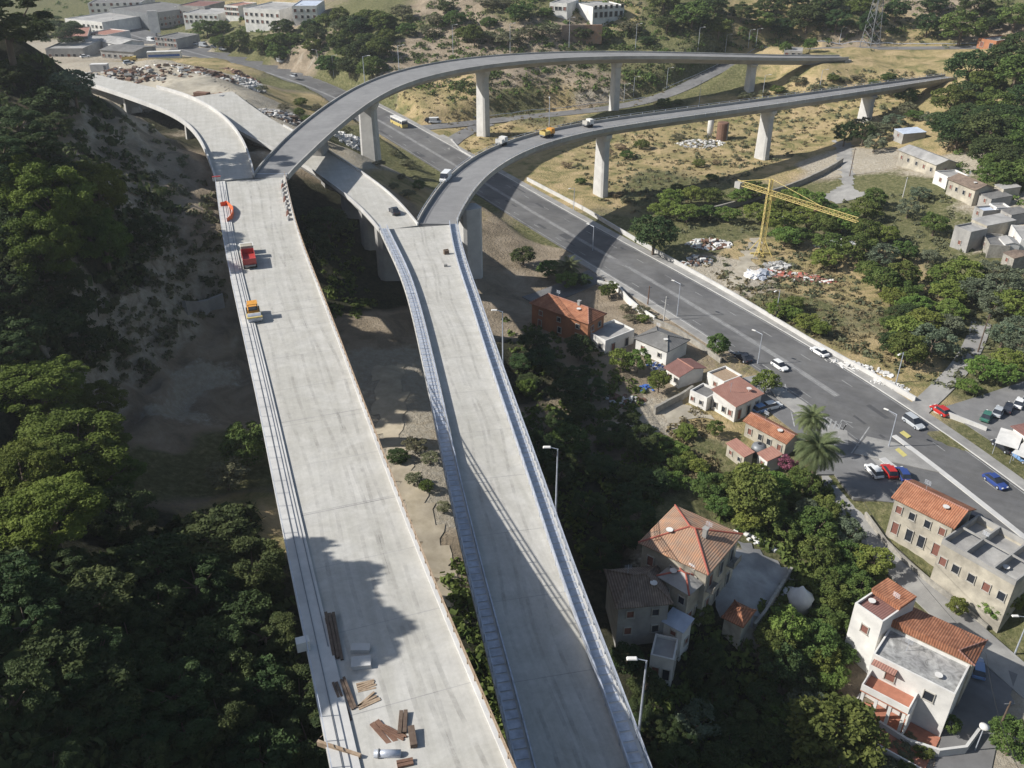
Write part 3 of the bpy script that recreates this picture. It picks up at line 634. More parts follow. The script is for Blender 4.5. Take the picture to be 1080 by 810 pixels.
# flyover
vf=viaduct('viaduct','asphalt flyover curving right across the valley, with traffic and maintenance vehicles on it',flyover,M['asph_ramp'],2.2)
parapet(flyover,vf,0,.75,.28); parapet(flyover,vf,1,.75,.28)
rail(flyover,vf,0,.0,1.25,.0,step=4.5,m='steel',beams=((0,.07,.04),),name='railing',post=.06)
rail(flyover,vf,1,.0,1.25,.0,step=4.5,m='steel',beams=((0,.07,.04),),name='railing',post=.06)
def pier_px(root,dk,px,py,dep,w,d,m='conc',**kw):
    g=G(px,py); i=deck_at(dk,g.x,g.y); p=dk.c[i]; ang=math.atan2(dk.n[i].y,dk.n[i].x)
    o=Vector((g.x-p.x,g.y-p.y)).length
    print('pier',px,py,'off',round(o,1),'deckz',round(p.z,1),'gz',round(g.z,1))
    return pier(root,p.x,p.y,p.z-dep,w,d,ang,m=m,**kw)
for px,py,w,d in ((650,212,4.6,2.6),(806,168,4.6,2.6),(928,133,4.6,2.6)): pier_px(vf,flyover,px,py,2.15,w,d,m='conc_light')
pier(vf,-10.2,204,19.8,5.,4.4,.5,m='conc_light',cap=False)
for dk_,rt_ in ((upper,vu0),) if False else (): pass
# upper
vu=viaduct('viaduct','high asphalt ramp curving over the highway behind the flyover, on tall pale piers',upper,M['asph_ramp'],2.4)
parapet(upper,vu,0,.55,.3); parapet(upper,vu,1,.75,.3)
for px,py,w,d in ((490,139,4.8,3.),(632,97,5,2.8),(779,86,5,2.8)): pier_px(vu,upper,px,py,2.35,w,d,m='conc_light')
q=un(402,182,5); i=deck_at(upper,q.x,q.y); pier(vu,upper.c[i].x,upper.c[i].y,upper.c[i].z-2.35,5.2,3.8,math.atan2(upper.n[i].y,upper.n[i].x),m='conc_light'); print('PIER',q,upper.c[i])
pier_under(vu,upper,14,2.35,3.5,6,m='girder')
for dk_,rt_ in ((upper,vu),(flyover,vf)):
    e=dk_.c[-1]; MB().box((e.x,e.y,e.z-4.4),(3.,dk_.w[-1]*1.05,7.8),math.atan2(dk_.n[-1].y,dk_.n[-1].x)+math.pi/2).build('abutment',M['conc'],rt_)
# end plate of the asphalt against the unfinished deck
a=upper.p(1,0,0,.01);b=upper.p(1,1,0,.01)
MB().add([a,b,b+Vector((0,-.35,0)),a+Vector((0,-.35,0))],[(0,1,2,3)]).build('expansion_joint',M['steel'],vu)
# ------------------------------------------------------------------ buildings
FOOT=[]
def rectfit(px,eave,gz=None):
    z=0.
    cx=sum(a for a,_ in px)/4; cy=sum(b for _,b in px)/4
    z=G(cx,cy,eave).z if gz is None else gz
    q=[un(a,b,z+eave) for a,b in px]; c=sum(q,Vector((0,0,0)))/4
    d=(q[1]-q[0]).normalized()+(q[2]-q[3]).normalized(); ang=math.atan2(d.y,d.x)
    e=(q[3]-q[0])+(q[2]-q[1]); perp=Vector((-math.sin(ang),math.cos(ang),0))
    Lx=((q[1]-q[0]).length+(q[2]-q[3]).length)/2; W_=abs(e.dot(perp))/2
    return c.x,c.y,z,ang,Lx,W_
def windows(root,L,W,h,spec,wm='shutter',pane=True):
    # spec: side (0:-y,1:+x,2:+y,3:-x), n, z, w, hh
    for side,n,z,w,hh in spec:
        ln=L if side in(0,2) else W
        for k in range(n):
            u=(k+.5)/n*ln-ln/2+random.uniform(-.25,.25)
            x,y=((u,-W/2),(L/2,u),(u,W/2),(-L/2,u))[side]
            nx,ny=((0,-1),(1,0),(0,1),(-1,0))[side]
            rz=math.atan2(ny,nx)+math.pi/2
            R_=Matrix.Rotation(rz,3,'Z'); c=Vector((x+nx*.0,y+ny*.0,z+hh/2))
            mb=MB()
            for dx,dz,sx,sz in ((-w/2,0,.09,hh+.18),(w/2,0,.09,hh+.18),(0,hh/2,w,.09),(0,-hh/2-.04,w+.25,.1)):
                mb.box(c+R_@Vector((dx,-.05,dz)),(sx,.22,sz),rz)
            nm='door' if z<.3 and hh>1.8 else 'window'
            f=mb.build(nm,M['frame_w'],root)
            MB().box(c+R_@Vector((0,-.012,0)),(w-.14,.06,hh-.1),rz).build('pane' if nm=='window' else 'door_leaf',M['glass'] if (k%3 and pane) else M[wm],f)
def roofmesh(kind,L,W,e,h,rh,ov=.45,hipf=1.,th=.14):
    l=L/2+ov; w=W/2+ov; mb=MB(); r=max(0.,l-w*hipf) if kind=='hip' else l
    if kind=='hip':
        A=[(-l,-w,h),(l,-w,h),(l,w,h),(-l,w,h)]
        if r>.05:
            A+=[(-r,0,h+rh),(r,0,h+rh)]; Fs=[(0,1,5,4),(1,2,5),(2,3,4,5),(3,0,4)]
        else: A+=[(0,0,h+rh)]; Fs=[(0,1,4),(1,2,4),(2,3,4),(3,0,4)]
    elif kind=='gable':
        A=[(-l,-w,h),(l,-w,h),(l,w,h),(-l,w,h),(-l,0,h+rh),(l,0,h+rh)]; Fs=[(0,1,5,4),(2,3,4,5)]
    elif kind=='shed':
        A=[(-l,-w,h),(l,-w,h),(l,w,h+rh),(-l,w,h+rh)]; Fs=[(0,1,2,3)]
    n=len(A); B=[(x,y,z-th) for x,y,z in A]
    mb.add(A+B,Fs+[tuple(n+i for i in reversed(f)) for f in Fs])
    # fascia
    if kind=='gable': edges=[(0,1),(1,5),(5,2),(2,3),(3,4),(4,0)]
    else: edges=[(0,1),(1,2),(2,3),(3,0)]
    mb.f+=[(b,a,a+n,b+n) for a,b in edges]
    return mb,A,r
def house(name,label,px,eave,kind='gable',rh=1.4,wall='white',roof='rooforange',wins=(),ridge=None,chim=0,cat='house',group=None,gz=None,hipf=1.,parent=None,ov=.45,wm='shutter',inset=.45,root=None):
    x,y,z,ang,L,W_=rectfit(px,eave,gz)
    L-=2*ov;W_-=2*ov; FOOT.append((x,y,math.hypot(L,W_)/2))
    if root is None: root=empty(name,(x,y,z),ang,label,cat,group)
    if kind=='flat':
        t=.22; mb=MB().box((0,0,(eave-.5-5)/2),(L,W_,eave-.5+5)); mb.build('wall',M[wall],root)
        mb=MB()
        for cx,cy,sx,sy in ((0,-W_/2+t/2,L,t),(0,W_/2-t/2,L,t),(-L/2+t/2,0,t,W_-2*t),(L/2-t/2,0,t,W_-2*t)): mb.box((cx,cy,eave-.24),(sx,sy,.52))
        mb.build('parapet',M[wall],root)
        MB().box((0,0,eave-.45),(L-2*t,W_-2*t,.1)).build('roof',M[roof],root)
    else:
        mb=MB(); l,w=L/2,W_/2; h=eave-.16
        if kind=='gable':
            k=rh*w/(w+ov)
            mb.add([(-l,-w,-3),(l,-w,-3),(l,w,-3),(-l,w,-3),(-l,-w,h+rh-k),(l,-w,h+rh-k),(l,w,h+rh-k),(-l,w,h+rh-k),(-l,0,h+rh-.02),(l,0,h+rh-.02)],
                   [(3,2,1,0),(0,1,5,4),(2,3,7,6),(1,2,6,9,5),(3,0,4,8,7),(4,5,9,8),(8,9,6,7)])
        elif kind=='shed':
            a=rh*ov/(2*(w+ov)); b2=rh-a
            mb.add([(-l,-w,-3),(l,-w,-3),(l,w,-3),(-l,w,-3),(-l,-w,h+a-.02),(l,-w,h+a-.02),(l,w,h+b2-.02),(-l,w,h+b2-.02)],[(3,2,1,0),(4,5,6,7),(0,1,5,4),(1,2,6,5),(2,3,7,6),(3,0,4,7)])
        else: mb.box((0,0,(h+.04-5)/2),(L,W_,h+.04+5))
        mb.build('wall',M[wall],root)
        mb,A,r=roofmesh(kind,L,W_,0,eave,rh,ov,hipf); rf=mb.build('roof',M[roof],root)
        if ridge:
            mb=MB()
            if kind=='hip':
                pk=[A[4],A[5]] if len(A)>5 else [A[4],A[4]]
                for a,b in ((A[0],pk[0]),(A[3],pk[0]),(A[1],pk[1]),(A[2],pk[1]),(pk[0],pk[1])): mb.tube(Vector(a)+Vector((0,0,.04)),Vector(b)+Vector((0,0,.04)),.13,n=6)
            elif kind=='gable': mb.tube(Vector(A[4])+Vector((0,0,.04)),Vector(A[5])+Vector((0,0,.04)),.14,n=6)
            if mb.v: mb.build('ridge_tiles',M[ridge],rf)
        if chim:
            mb=MB().box((L*.2,0,eave+rh+.1),(.6,.6,1.4)).box((L*.2,0,eave+rh+.85),(.8,.8,.12)); mb.build('chimney',M['greywall'],rf)
    windows(root,L,W_,eave,wins,wm)
    if cat in('house','apartment block') and eave>3.1:
        q=random.choice((-1,1)); zt=eave+(rh*.6 if kind!='flat' else -.4)
        mb=MB().tube((L*.2*q,W_*.1,zt-.6),(L*.2*q,W_*.1,zt+2.1),.03,n=5)
        for k_ in range(4): mb.tube((L*.2*q-.5,W_*.1,zt+1.4+k_*.2),(L*.2*q+.5,W_*.1,zt+1.4+k_*.2),.015,n=4)
        mb.build('aerial',M['steel'],root)
        MB().lathe((-L*.25*q,-W_*.2,zt+.15),[(.05,-.5),(.05,0),(.42,.12),(.5,.3)],10).build('satellite_dish',M['white'],root)
    root['_d']=0; del root['_d']
    return root,L,W_
W1=lambda *s:list(s)
# large villa with hipped tiles
b7,L,Wd=house('villa','large villa with hipped patchy orange roof and red ridge tiles beside a paved terrace',[(712,532),(783,564),(748,606),(673,573)],8,'hip',1.9,'cream','roofold',
   [(0,3,1.2,1,1.5),(0,3,4.6,1,1.7),(1,3,.1,1.1,2.3),(1,3,4.4,1.1,2.2),(2,3,4.6,1,1.6),(3,3,4.6,1,1.6)],ridge='ridgered',hipf=.95,chim=1)
for k in (-1,1):
    MB().box((L/2+.55,Wd/3*k,4.3),(1.1,2.4,.16)).box((L/2+1.05,Wd/3*k,4.8),(.06,2.4,.9)).build('balcony',M['stone'],b7)
house('house_wing','pale lean-to wing with red-edged roof on the lower side of the hipped villa',[(706,588),(747,607),(728,631),(700,610)],6.6,'hip',.9,'cream','lightroof',[(0,2,1.2,1,1.4),(0,2,4,1,1.3),(1,2,1.2,1,1.4)],ridge='ridgered',cat='house')
b8,L,Wd=house('house','grey-walled house with weathered brown hipped roof half in shade next to the concrete ramp',[(632,602),(688,596),(717,637),(655,641)],6.4,'hip',2.1,'greywall','roofbrown',
   [(0,2,1.2,1,1.3),(0,2,4.2,1,1.2),(1,2,1.2,1,1.3),(1,2,4.2,1,1.2)],ridge='roofbrown',hipf=.8)
house('house_annex','small white annex under a pale blue roof below the brown-roofed house',[(707,641),(731,655),(722,668),(700,657)],4.5,'shed',.5,'white','bluewhite',[(0,1,.1,1.,2.1),(1,1,1.2,.9,1.1),(0,1,2.9,.9,.9)],ov=.25,cat='annex')
house('house_annex','narrow two-storey white annex with dark openings at the foot of the brown-roofed house',[(690,668),(717,672),(711,698),(686,690)],4.,'flat',0,'white','lightroof',[(0,2,.1,1,2.),(1,2,.1,1,2.),(1,2,2.6,.9,.9)],ov=.1,cat='annex')
pv,L,Wd=house('pavilion','small open pavilion with a bright orange tent-shaped roof on the villa terrace',[(773,634),(797,642),(784,664),(763,650)],2.7,'hip',1.2,'cream','rooforange',[],ridge='rooforange',cat='pavilion',ov=.3)
# tower house and white house by the lane
b12,L,Wd=house('white_house','big white house with patchy grey roof, orange tiled strip and balcony above terracotta terrace',[(938,660),(1024,701),(1008,733),(921,690)],7.6,'flat',0,'white','bitumen',
   [(0,2,4.6,1.3,1.5),(0,1,1.,1.2,1.4)],ov=.05)
x,y,z,ang,L2,W2=rectfit([(953,637),(1039,677),(1024,701),(939,660)],8.0,b12.location.z)
inv=Matrix.Rotation(-b12.rotation_euler.z,3,'Z'); off=inv@(Vector((x,y,0))-Vector((b12.location.x,b12.location.y,0)))
off.y=Wd/2+W2/2-.12
mb=MB().box((off.x,off.y,(7.8-3)/2),(L2,W2,10.8)); mb.build('wall',M['cream'],b12)
l=L2/2+.3;w=W2/2+.25; rr=l-1.9*w
mb=MB(); A=[(-l,-w,8.0),(l,-w,8.0),(l,w,7.9),(-l,w,7.9),(-l,-w,9.2),(l-2.2,-w,9.2)]
mb.add([(a+off.x,b+off.y,c) for a,b,c in A],[(4,5,2,3),(5,1,2),(0,1,5,4),(3,0,4),(0,3,2,1)]); rf=mb.build('roof',M['rooforange'],b12)
MB().tube((off.x+l,off.y-w,8.1),(off.x+l-2.2,off.y-w,9.3),.12,n=6).tube((off.x+l-2.2,off.y-w,9.3),(off.x+l,off.y+w,8.0),.12,n=6).build('ridge_tiles',M['roofpink'],rf)
# balcony, columns
bx0,bx1=-L/2+.3,L*.12; yb=-Wd/2
MB().box(((bx0+bx1)/2,yb-1.6,3.9),(bx1-bx0,3.2,.22)).build('balcony_slab',M['terracotta'],b12)
mb=MB().box(((bx0+bx1)/2,yb-3.12,4.5),(bx1-bx0,.16,1.)).box((bx0+.08,yb-1.55,4.5),(.16,2.9,1.)).box((bx1-.08,yb-1.55,4.5),(.16,2.9,1.))
mb.build('balcony_wall',M['white'],b12)
for k in range(4): MB().box((bx0+.4+(bx1-bx0-.8)*k/3,yb-2.9,1.2),(.38,.38,5.2)).build('column',M['white'],b12)
MB().box((bx0+1.5,yb-.6,6.9),(3.,1.1,.1)).build('canopy',M['roofpink'],b12)
MB().box((bx1+.12,yb-1.7,1.9),(.2,3.4,4.2)).build('side_wall',M['white'],b12)
MB().box((0,yb-3.4,-.9),(L*1.02,6.6,1.5)).build('terrace',M['terracotta'],b12)
mb=MB().box((0,yb-6.6,-.3),(L*1.02,.2,1.3)).box((-L*.51,yb-3.4,-.3),(.2,6.4,1.3)); mb.build('terrace_wall',M['white'],b12)
tw,_,_2=house('tower_house','white tower-like house wing with a small window and split orange and dark roof',[(932,604),(957,631),(938,657),(909,645)],9.2,'flat',0,'white','roofmaroon',[(0,1,5.6,1.1,1.3),(3,1,5,1,1.2)],ov=.05)
l,w=_/2,_2/2
MB().box((0,w*.45,9.75),(l*2+.2,w*1.0,.18)).box((0,-.03,9.5),(l*2,.2,.7)).box((0,w*.45,9.4),(l*2-.1,w*1.0-.1,.6)).build('upper_roof',M['rooforange'],tw)
# long orange-roofed house near the road
b10,L,Wd=house('long_house','long cream house with bright orange gabled roof right beside the main road',[(944,526),(1011,560),(1026,535),(960,504)],6.5,'gable',1.5,'cream','rooforange',[(0,4,.1,1.1,2.2),(0,4,4.,1.,1.4),(1,2,1.2,1,1.3),(3,2,3.8,1,1.3)],ridge='roofpink')
b11,L,Wd=house('unfinished_house','roofless grey and cream building with open rooms below the main road',[(1000,578),(1078,623),(1100,585),(1022,543)],6.,'flat',0,'cream','lightroof',[(0,5,2.6,1.1,1.5),(3,2,2.4,1,1.3)],ov=.05)
mb=MB()
for k in (-.18,.2): mb.box((L*k,0,6.2),(.25,Wd-.5,1.6))
mb.box((0,0,6.9),(L,.25,.24)); mb.build('partition_wall',M['greywall'],b11)
mb=MB()
for sx,sy,cx,cy in ((L,.22,0,-Wd/2+.11),(L,.22,0,Wd/2-.11),(.22,Wd-.5,-L/2+.11,0),(.22,Wd-.5,L/2-.11,0)): mb.box((cx,cy,6.45),(sx,sy,.9))
mb.build('upper_wall',M['greywall'],b11)
# row along the road
b1,L,Wd=house('orange_house','orange-walled house with hipped terracotta roof in the shade of the flyover',[(560,320),(620,342),(641,331),(576,309)],5.8,'hip',1.9,'orangewall','rooforange',[(0,3,1.,1,1.4),(0,3,3.6,1,1.1),(1,2,3.4,1,1.2)],ridge='roofpink',hipf=.8,chim=1)
house('white_annex','white flat-roofed annex with terrace joined to the orange-walled house',[(620,350),(640,360),(668,347),(645,335)],3.4,'flat',0,'white','lightroof',[(0,2,.8,1,1.4),(1,2,.1,1,2)],ov=.05,cat='annex')
house('bungalow','white bungalow with grey corrugated hipped roof by the roadside wall',[(669,357),(704,371),(728,359),(691,343)],3.4,'hip',1.3,'white','roofgrey',[(0,2,1.2,.9,1.),(3,2,1.1,.9,1.)],ridge='roofgrey',hipf=.8)
house('bungalow','small white bungalow with dull maroon roof behind leafy bushes',[(703,389),(719,400),(743,386),(725,376)],3.,'gable',.9,'white','roofmaroon',[(3,2,.9,.8,1.2),(0,2,1.,.9,1.1)],ridge='roofpink')
house('flat_hut','small flat-topped white hut with rusty patch on its roof next to pink-roofed house',[(745,392),(765,404),(782,395),(766,386)],3.,'flat',0,'white','wood',[(0,1,1,.9,1)],ov=.05,cat='hut')
house('bungalow','white bungalow with pale pink roof facing the road junction',[(773,432),(802,416),(783,400),(753,412)],3.6,'shed',.9,'white','roofpink',[(3,3,.9,.9,1.2),(0,3,.1,1,2.2),(1,1,1,1,1)],ov=.35)
house('house_annex','low annex with flat grey roof and white walls beside the pink-roofed bungalow',[(728,412),(749,421),(757,411),(741,403)],2.9,'flat',0,'white','roofgrey',[(0,2,.9,.8,.9)],ov=.05,cat='annex')
house('bungalow','narrow bungalow with two-part orange roof next to the tall palms',[(785,445),(832,469),(843,459),(797,434)],3.2,'gable',.9,'cream','rooforange',[(0,4,.8,.9,1.3)],ridge='roofpink')
house('outbuilding','low outbuilding with strip of pink tiles below the palm-side bungalow',[(768,469),(787,484),(794,477),(774,462)],2.6,'shed',.4,'cream','roofpink',[(0,2,.9,.8,.9)],ov=.2,cat='outbuilding')
house('outbuilding','little square outbuilding with pink tiled roof beside the dark water tank',[(799,478),(811,488),(824,480),(813,472)],2.6,'shed',.5,'white','roofpink',[(0,1,.9,.8,.9)],ov=.2,cat='outbuilding')
# upper right hamlet
house('long_shed','long cream shed with pale grey gabled roof on the right hillside',[(953,160),(992,176),(1007,170),(963,153)],3.8,'gable',1.3,'cream','lightroof',[(0,5,1.2,.9,1.2),(1,1,1.2,.9,1.2)],cat='shed')
house('cottage','cream cottage with brown tiled roof between low sheds on the right hillside',[(1003,190),(1032,202),(1048,197),(1016,184)],3.8,'gable',1.2,'cream','roofbrown',[(0,4,1.2,.9,1.2)],ridge='roofbrown')
for i,(px,e,k,w,r,lb) in enumerate([
 ([(991,182),(1003,189),(1019,183),(1003,177)],3.2,'flat','white','lightroof','low pale hut squeezed between the long shed and brown-roofed cottage'),
 ([(1036,205),(1048,211),(1066,207),(1052,201)],2.8,'shed','greywall','roofgrey','lean-to with grey sheet roof at the end of the brown-roofed cottage'),
 ([(1010,239),(1027,246),(1040,240),(1021,233)],5.2,'flat','greywall','lightroof','blue-grey two-storey hut with pale flat roof at the hamlet edge'),
 ([(1030,232),(1044,240),(1069,232),(1049,225)],3.4,'shed','cream','lightroof','wide pale sheet-roofed barn behind the blue-grey hut'),
 ([(1037,249),(1047,262),(1063,256),(1056,243)],3.,'flat','stone','roofgrey','square stone shed with grey roof just right of the blue-grey hut'),
 ([(1056,253),(1064,261),(1073,255),(1066,247)],3.2,'gable','white','lightroof','tiny white gabled hut among grey sheds at the right edge'),
 ([(1070,241),(1079,257),(1104,250),(1090,235)],3.4,'flat','white','lightroof','white flat-roofed house cut by the right edge of the hamlet'),
 ([(1030,219),(1040,224),(1052,220),(1042,215)],2.8,'flat','greywall','bluewhite','small hut with bluish roof below the brown-roofed cottage'),
 ([(948,138),(957,144),(973,138),(962,133)],2.8,'shed','greywall','bluewhite','pale blue sheet roof shelter by the last pier of the flyover')]):
    house('hut',lb,px,e,k,.5,w,r,[(0,1,1.,.9,1.1),(3,1,1.,.8,1.)],ov=.1,cat='hut')
house('shop','roadside building with dark red roof at the car park on the right edge',[(1075,456),(1100,472),(1135,450),(1108,432)],3.5,'hip',1.,'white','roofmaroon',[(3,2,.9,1,1.2),(0,3,.9,1,1.2)],cat='shop')
for lb,px in (('white awning over the car park nearest the road',[(1050,466),(1075,473),(1078,459),(1055,452)]),('white awning in front of the dark-red-roofed shop',[(1072,478),(1090,486),(1095,470),(1078,463)])):
    x,y,z,ang,L,Wd=rectfit(px,2.6); r=empty('awning',(x,y,z),ang,lb,'awning')
    MB().add([(-L/2,-Wd/2,2.4),(L/2,-Wd/2,2.4),(L/2,Wd/2,2.9),(-L/2,Wd/2,2.9),(-L/2,-Wd/2,2.35),(L/2,-Wd/2,2.35),(L/2,Wd/2,2.85),(-L/2,Wd/2,2.85)],[(0,1,2,3),(7,6,5,4),(0,4,5,1),(1,5,6,2),(2,6,7,3),(3,7,4,0)]).build('canopy',M['white'],r)
    for a in (-1,1):
        for b in (-1,1): MB().tube((a*(L/2-.15),b*(Wd/2-.15),-.3),(a*(L/2-.15),b*(Wd/2-.15),2.6+b*.2),.05,n=6).build('post',M['steel'],r)
# far left quarter
house('apartment_block','long white apartment block with pink top storey far off at the top left',[(96,22),(137,27),(145,10),(108,7)],7,'flat',0,'white','lightroof',[(0,9,.6,1.6,1.8),(0,9,3.6,1.6,1.5)],cat='apartment block',ov=.05,wm='steel_d')
house('apartment_block','long grey-brown block with dark windows beyond the work yard',[(139,17),(193,9),(186,0),(132,6)],8.5,'flat',0,'steel_d','roofgrey',[(0,12,1.,1.6,1.6),(0,12,4.,1.6,1.6),(1,3,4,1.5,1.6)],cat='apartment block',ov=.05)
house('apartment_block','white block with dark roofs behind the long far apartment blocks',[(98,4),(150,2),(160,-6),(105,-6)],10,'flat',0,'white','roofgrey',[(0,8,5,1.6,1.6),(0,8,8.4,1.6,1.6)],cat='apartment block',ov=.05)
house('warehouse','low pale warehouse with curved grey roof in front of the far apartments',[(104,43),(128,48),(150,43),(125,38)],4.5,'gable',1.4,'white','lightroof',[],cat='warehouse')
house('warehouse','long grey-roofed warehouse left of the tall white panel',[(112,53),(150,56),(156,48),(122,46)],4.,'gable',1.,'greywall','roofgrey',[(0,6,1,1.5,1.3)],cat='warehouse')
house('warehouse','large flat pale roof seen between the pine and the yard',[(62,52),(98,50),(106,38),(70,36)],5,'flat',0,'greywall','lightroof',[(0,6,1,1.5,1.5)],cat='warehouse',ov=.05)
house('house','white house with many dark windows at the top edge, left of the smaller one',[(267,9),(306,11),(312,3),(276,1)],8,'flat',0,'white','lightroof',[(0,7,1,1.4,1.5),(0,7,4.4,1.4,1.5)],ov=.05)
house('house','small pale blue-white house at the top edge beyond the brown slope',[(311,6),(338,6),(338,0),(314,0)],7,'flat',0,'white','bluewhite',[(0,4,1,1.4,1.5),(0,4,4,1.4,1.5)],ov=.05)
house('house','white villa with row of dark arches on the hilltop at the top centre',[(616,8),(650,6),(648,0),(616,2)],4.8,'flat',0,'white','lightroof',[(0,6,.2,1.6,2.3),(0,6,3.8,1.4,1.6)],ov=.05,wm='glass')
house('house','pale house half hidden by trees left of the hilltop villa',[(585,3),(604,4),(605,-1),(587,-2)],4.,'flat',0,'white','lightroof',[(0,4,1,1.4,1.5)],ov=.05)
house('roadside_shed','bright orange-walled shed with pale flat roof at the top right',[(1037,41),(1057,44),(1069,39),(1050,36)],3.6,'flat',0,'orangewall','lightroof',[(0,2,.4,1.6,2)],ov=.05,cat='shed')
house('kiosk','small grey concrete kiosk with dark openings beside the upper bend',[(826,53),(846,54),(848,50),(829,49)],3.2,'flat',0,'greywall','lightroof',[(0,3,.6,1.4,1.8)],ov=.05,cat='kiosk')
for lb,px,e,w,r in (('grey pink-roofed town block at the far left edge behind the pine trunk',[(62,40),(92,38),(96,28),(68,29)],7,'greywall','roofpink'),
 ('white town block right of the pine crown',[(100,36),(122,38),(126,31),(106,29)],5,'white','roofpink'),
 ('low dark-roofed block beside the tall white panel',[(172,40),(196,42),(200,35),(178,33)],5,'greywall','roofgrey'),
 ('long low white building along the top edge, left of the brown bank',[(200,14),(238,15),(240,9),(205,8)],6,'white','lightroof'),
 ('grey town block at the top edge between the long blocks and the bank',[(196,6),(225,7),(228,1),(200,0)],8,'greywall','roofmaroon'),
 ('small white house on the far bank top beside the first white houses',[(245,6),(260,7),(262,2),(248,1)],6,'white','roofpink')):
    house('town_block',lb,px,e,'flat',0,w,r,[(0,7,1,1.4,1.5),(0,7,3.6,1.4,1.4)],ov=.05,cat='building')
for lb,px,e,k,w,r in (('low grey shed at the very right edge above the blue-grey hut',[(1058,222),(1070,228),(1084,224),(1072,218)],2.8,'shed','greywall','roofgrey'),
 ('rusty-roofed shed at the right edge below the hamlet road',[(1062,268),(1074,275),(1090,268),(1078,262)],2.8,'gable','stone','roofbrown'),
 ('tiny white shed tucked between the cottage and the sheet-roofed barn',[(1046,216),(1054,221),(1064,217),(1056,212)],2.6,'flat','white','lightroof'),
 ('pale shed on the slope just above the hamlet cottage',[(1052,196),(1062,201),(1074,197),(1064,192)],2.8,'shed','cream','lightroof')):
    house('hut',lb,px,e,k,.5,w,r,[(0,1,1.,.9,1.1)],ov=.1,cat='hut')
# tall white panel tower
g=G(166,43); r=empty('advertising_tower',g,.1,'tall white panel standing on a post beyond the yard','billboard')
MB().box((0,0,9.5),(5,.8,11)).build('panel',M['white'],r); MB().tube((0,0,-1),(0,0,4),.6).build('post',M['steel_d'],r)
# ------------------------------------------------------------------ walls and fences
def wall_px(name,label,pts,h,t,m,cat='wall',lift=-.8,z=None,step=2.5):
    P_=[G(a,b) if z is None else un(a,b,z) for a,b in pts]; n=max(3,int(cum(P_)[-1]/step)); P_=resample(P_,n)
    if z is None:
        for p in P_: p.z=H(p.x,p.y)
    r=Road(P_,t); o=r.sweep([(0,0,h),(1,0,h),(1,0,lift),(0,0,lift)]).build(name,M[m])
    return tag(o,label,cat)
wall_px('roadside_wall','long low concrete wall along the far side of the main road',[(556,190),(617,222),(672,255),(780,316),(853,360),(925,400),(965,423)],.95,.35,'conc_light',z=.1,lift=-.6)
wall_px('roadside_wall','low pale wall along the far pavement right of the side path',[(985,433),(1040,455)],.9,.3,'conc_light',z=.15,lift=-.5)
wall_px('white_wall','crumbling white wall between the orange house garden and the road',[(648,304),(662,320),(675,331),(690,341)],1.7,.35,'white')
wall_px('garden_wall','long stone garden wall behind the white bungalows',[(690,341),(712,350),(738,367),(760,383)],1.2,.4,'stone')
wall_px('garden_wall','dark retaining wall zigzagging below the maroon-roofed bungalow',[(690,437),(706,428),(722,420),(730,414)],1.6,.5,'stone')
wall_px('terrace_wall','stone wall along the lower edge of the villa terrace',[(834,604),(823,622),(806,650),(795,664)],1.1,.4,'stone')
wall_px('lane_wall','stone wall following the lane below the long orange-roofed house',[(912,545),(935,577),(975,613),(1010,640),(1040,665)],1.0,.35,'stone')
wall_px('garden_wall','curved pale wall enclosing the garden below the white house',[(925,768),(960,790),(1000,802),(1022,792),(1030,776)],1.4,.35,'conc_light')
wall_px('retaining_wall','stepped grey retaining wall under the left edge of the main viaduct',[(196,330),(215,327),(237,322)],2.6,.8,'girder')
wall_px('retaining_wall','long stone bank wall across the dry field behind the crane',[(716,232),(760,222),(800,210),(850,193),(888,172)],1.8,.6,'stone')
wall_px('yard_wall','short white wall on the shaded ramp by the orange house',[(630,300),(648,304)],1.2,.3,'white')
wall_px('roadside_wall','white wall beside the slip road on the far side of the main road',[(476,148),(486,160),(500,168)],.6,.5,'conc_light')
def guard_px(label,pts,zf=None):
    P_=[G(a,b) for a,b in pts]; n=max(3,int(cum(P_)[-1]/3)); P_=resample(P_,n)
    for p in P_: p.z=H(p.x,p.y)
    r=Road(P_,.1); mb=r.sweep([(0,0,.75),(1,0,.75),(1,0,.45),(0,0,.45)])
    for p in P_: mb.tube(p-Vector((0,0,.4)),p+Vector((0,0,.7)),.06,n=5)
    return tag(mb.build('crash_barrier',M['steel']),label,'crash barrier')
guard_px('steel crash barrier along the slip road under the high ramp',[(500,125),(560,117),(620,111),(680,104)])
guard_px('steel crash barrier on the bend of the upper road',[(700,95),(735,80),(770,61),(800,51),(830,46)])
guard_px('steel crash barrier beside the upper road toward the orange shed',[(850,47),(920,47.5),(1000,47.5),(1035,47)])
# paved terrace of the villa
drape('terrace',[(784,572),(836,602),(815,640),(795,662),(760,648),(745,625),(760,595)],M['lightroof'],.14,1.2)
drape('terrace',[(690,430),(712,420),(735,432),(750,441),(705,446)],M['dirt'],.1,1.5)
drape('courtyard',[(1008,700),(1030,690),(1065,735),(1040,790),(1000,780)],M['asph_dark'],.1,1.5)
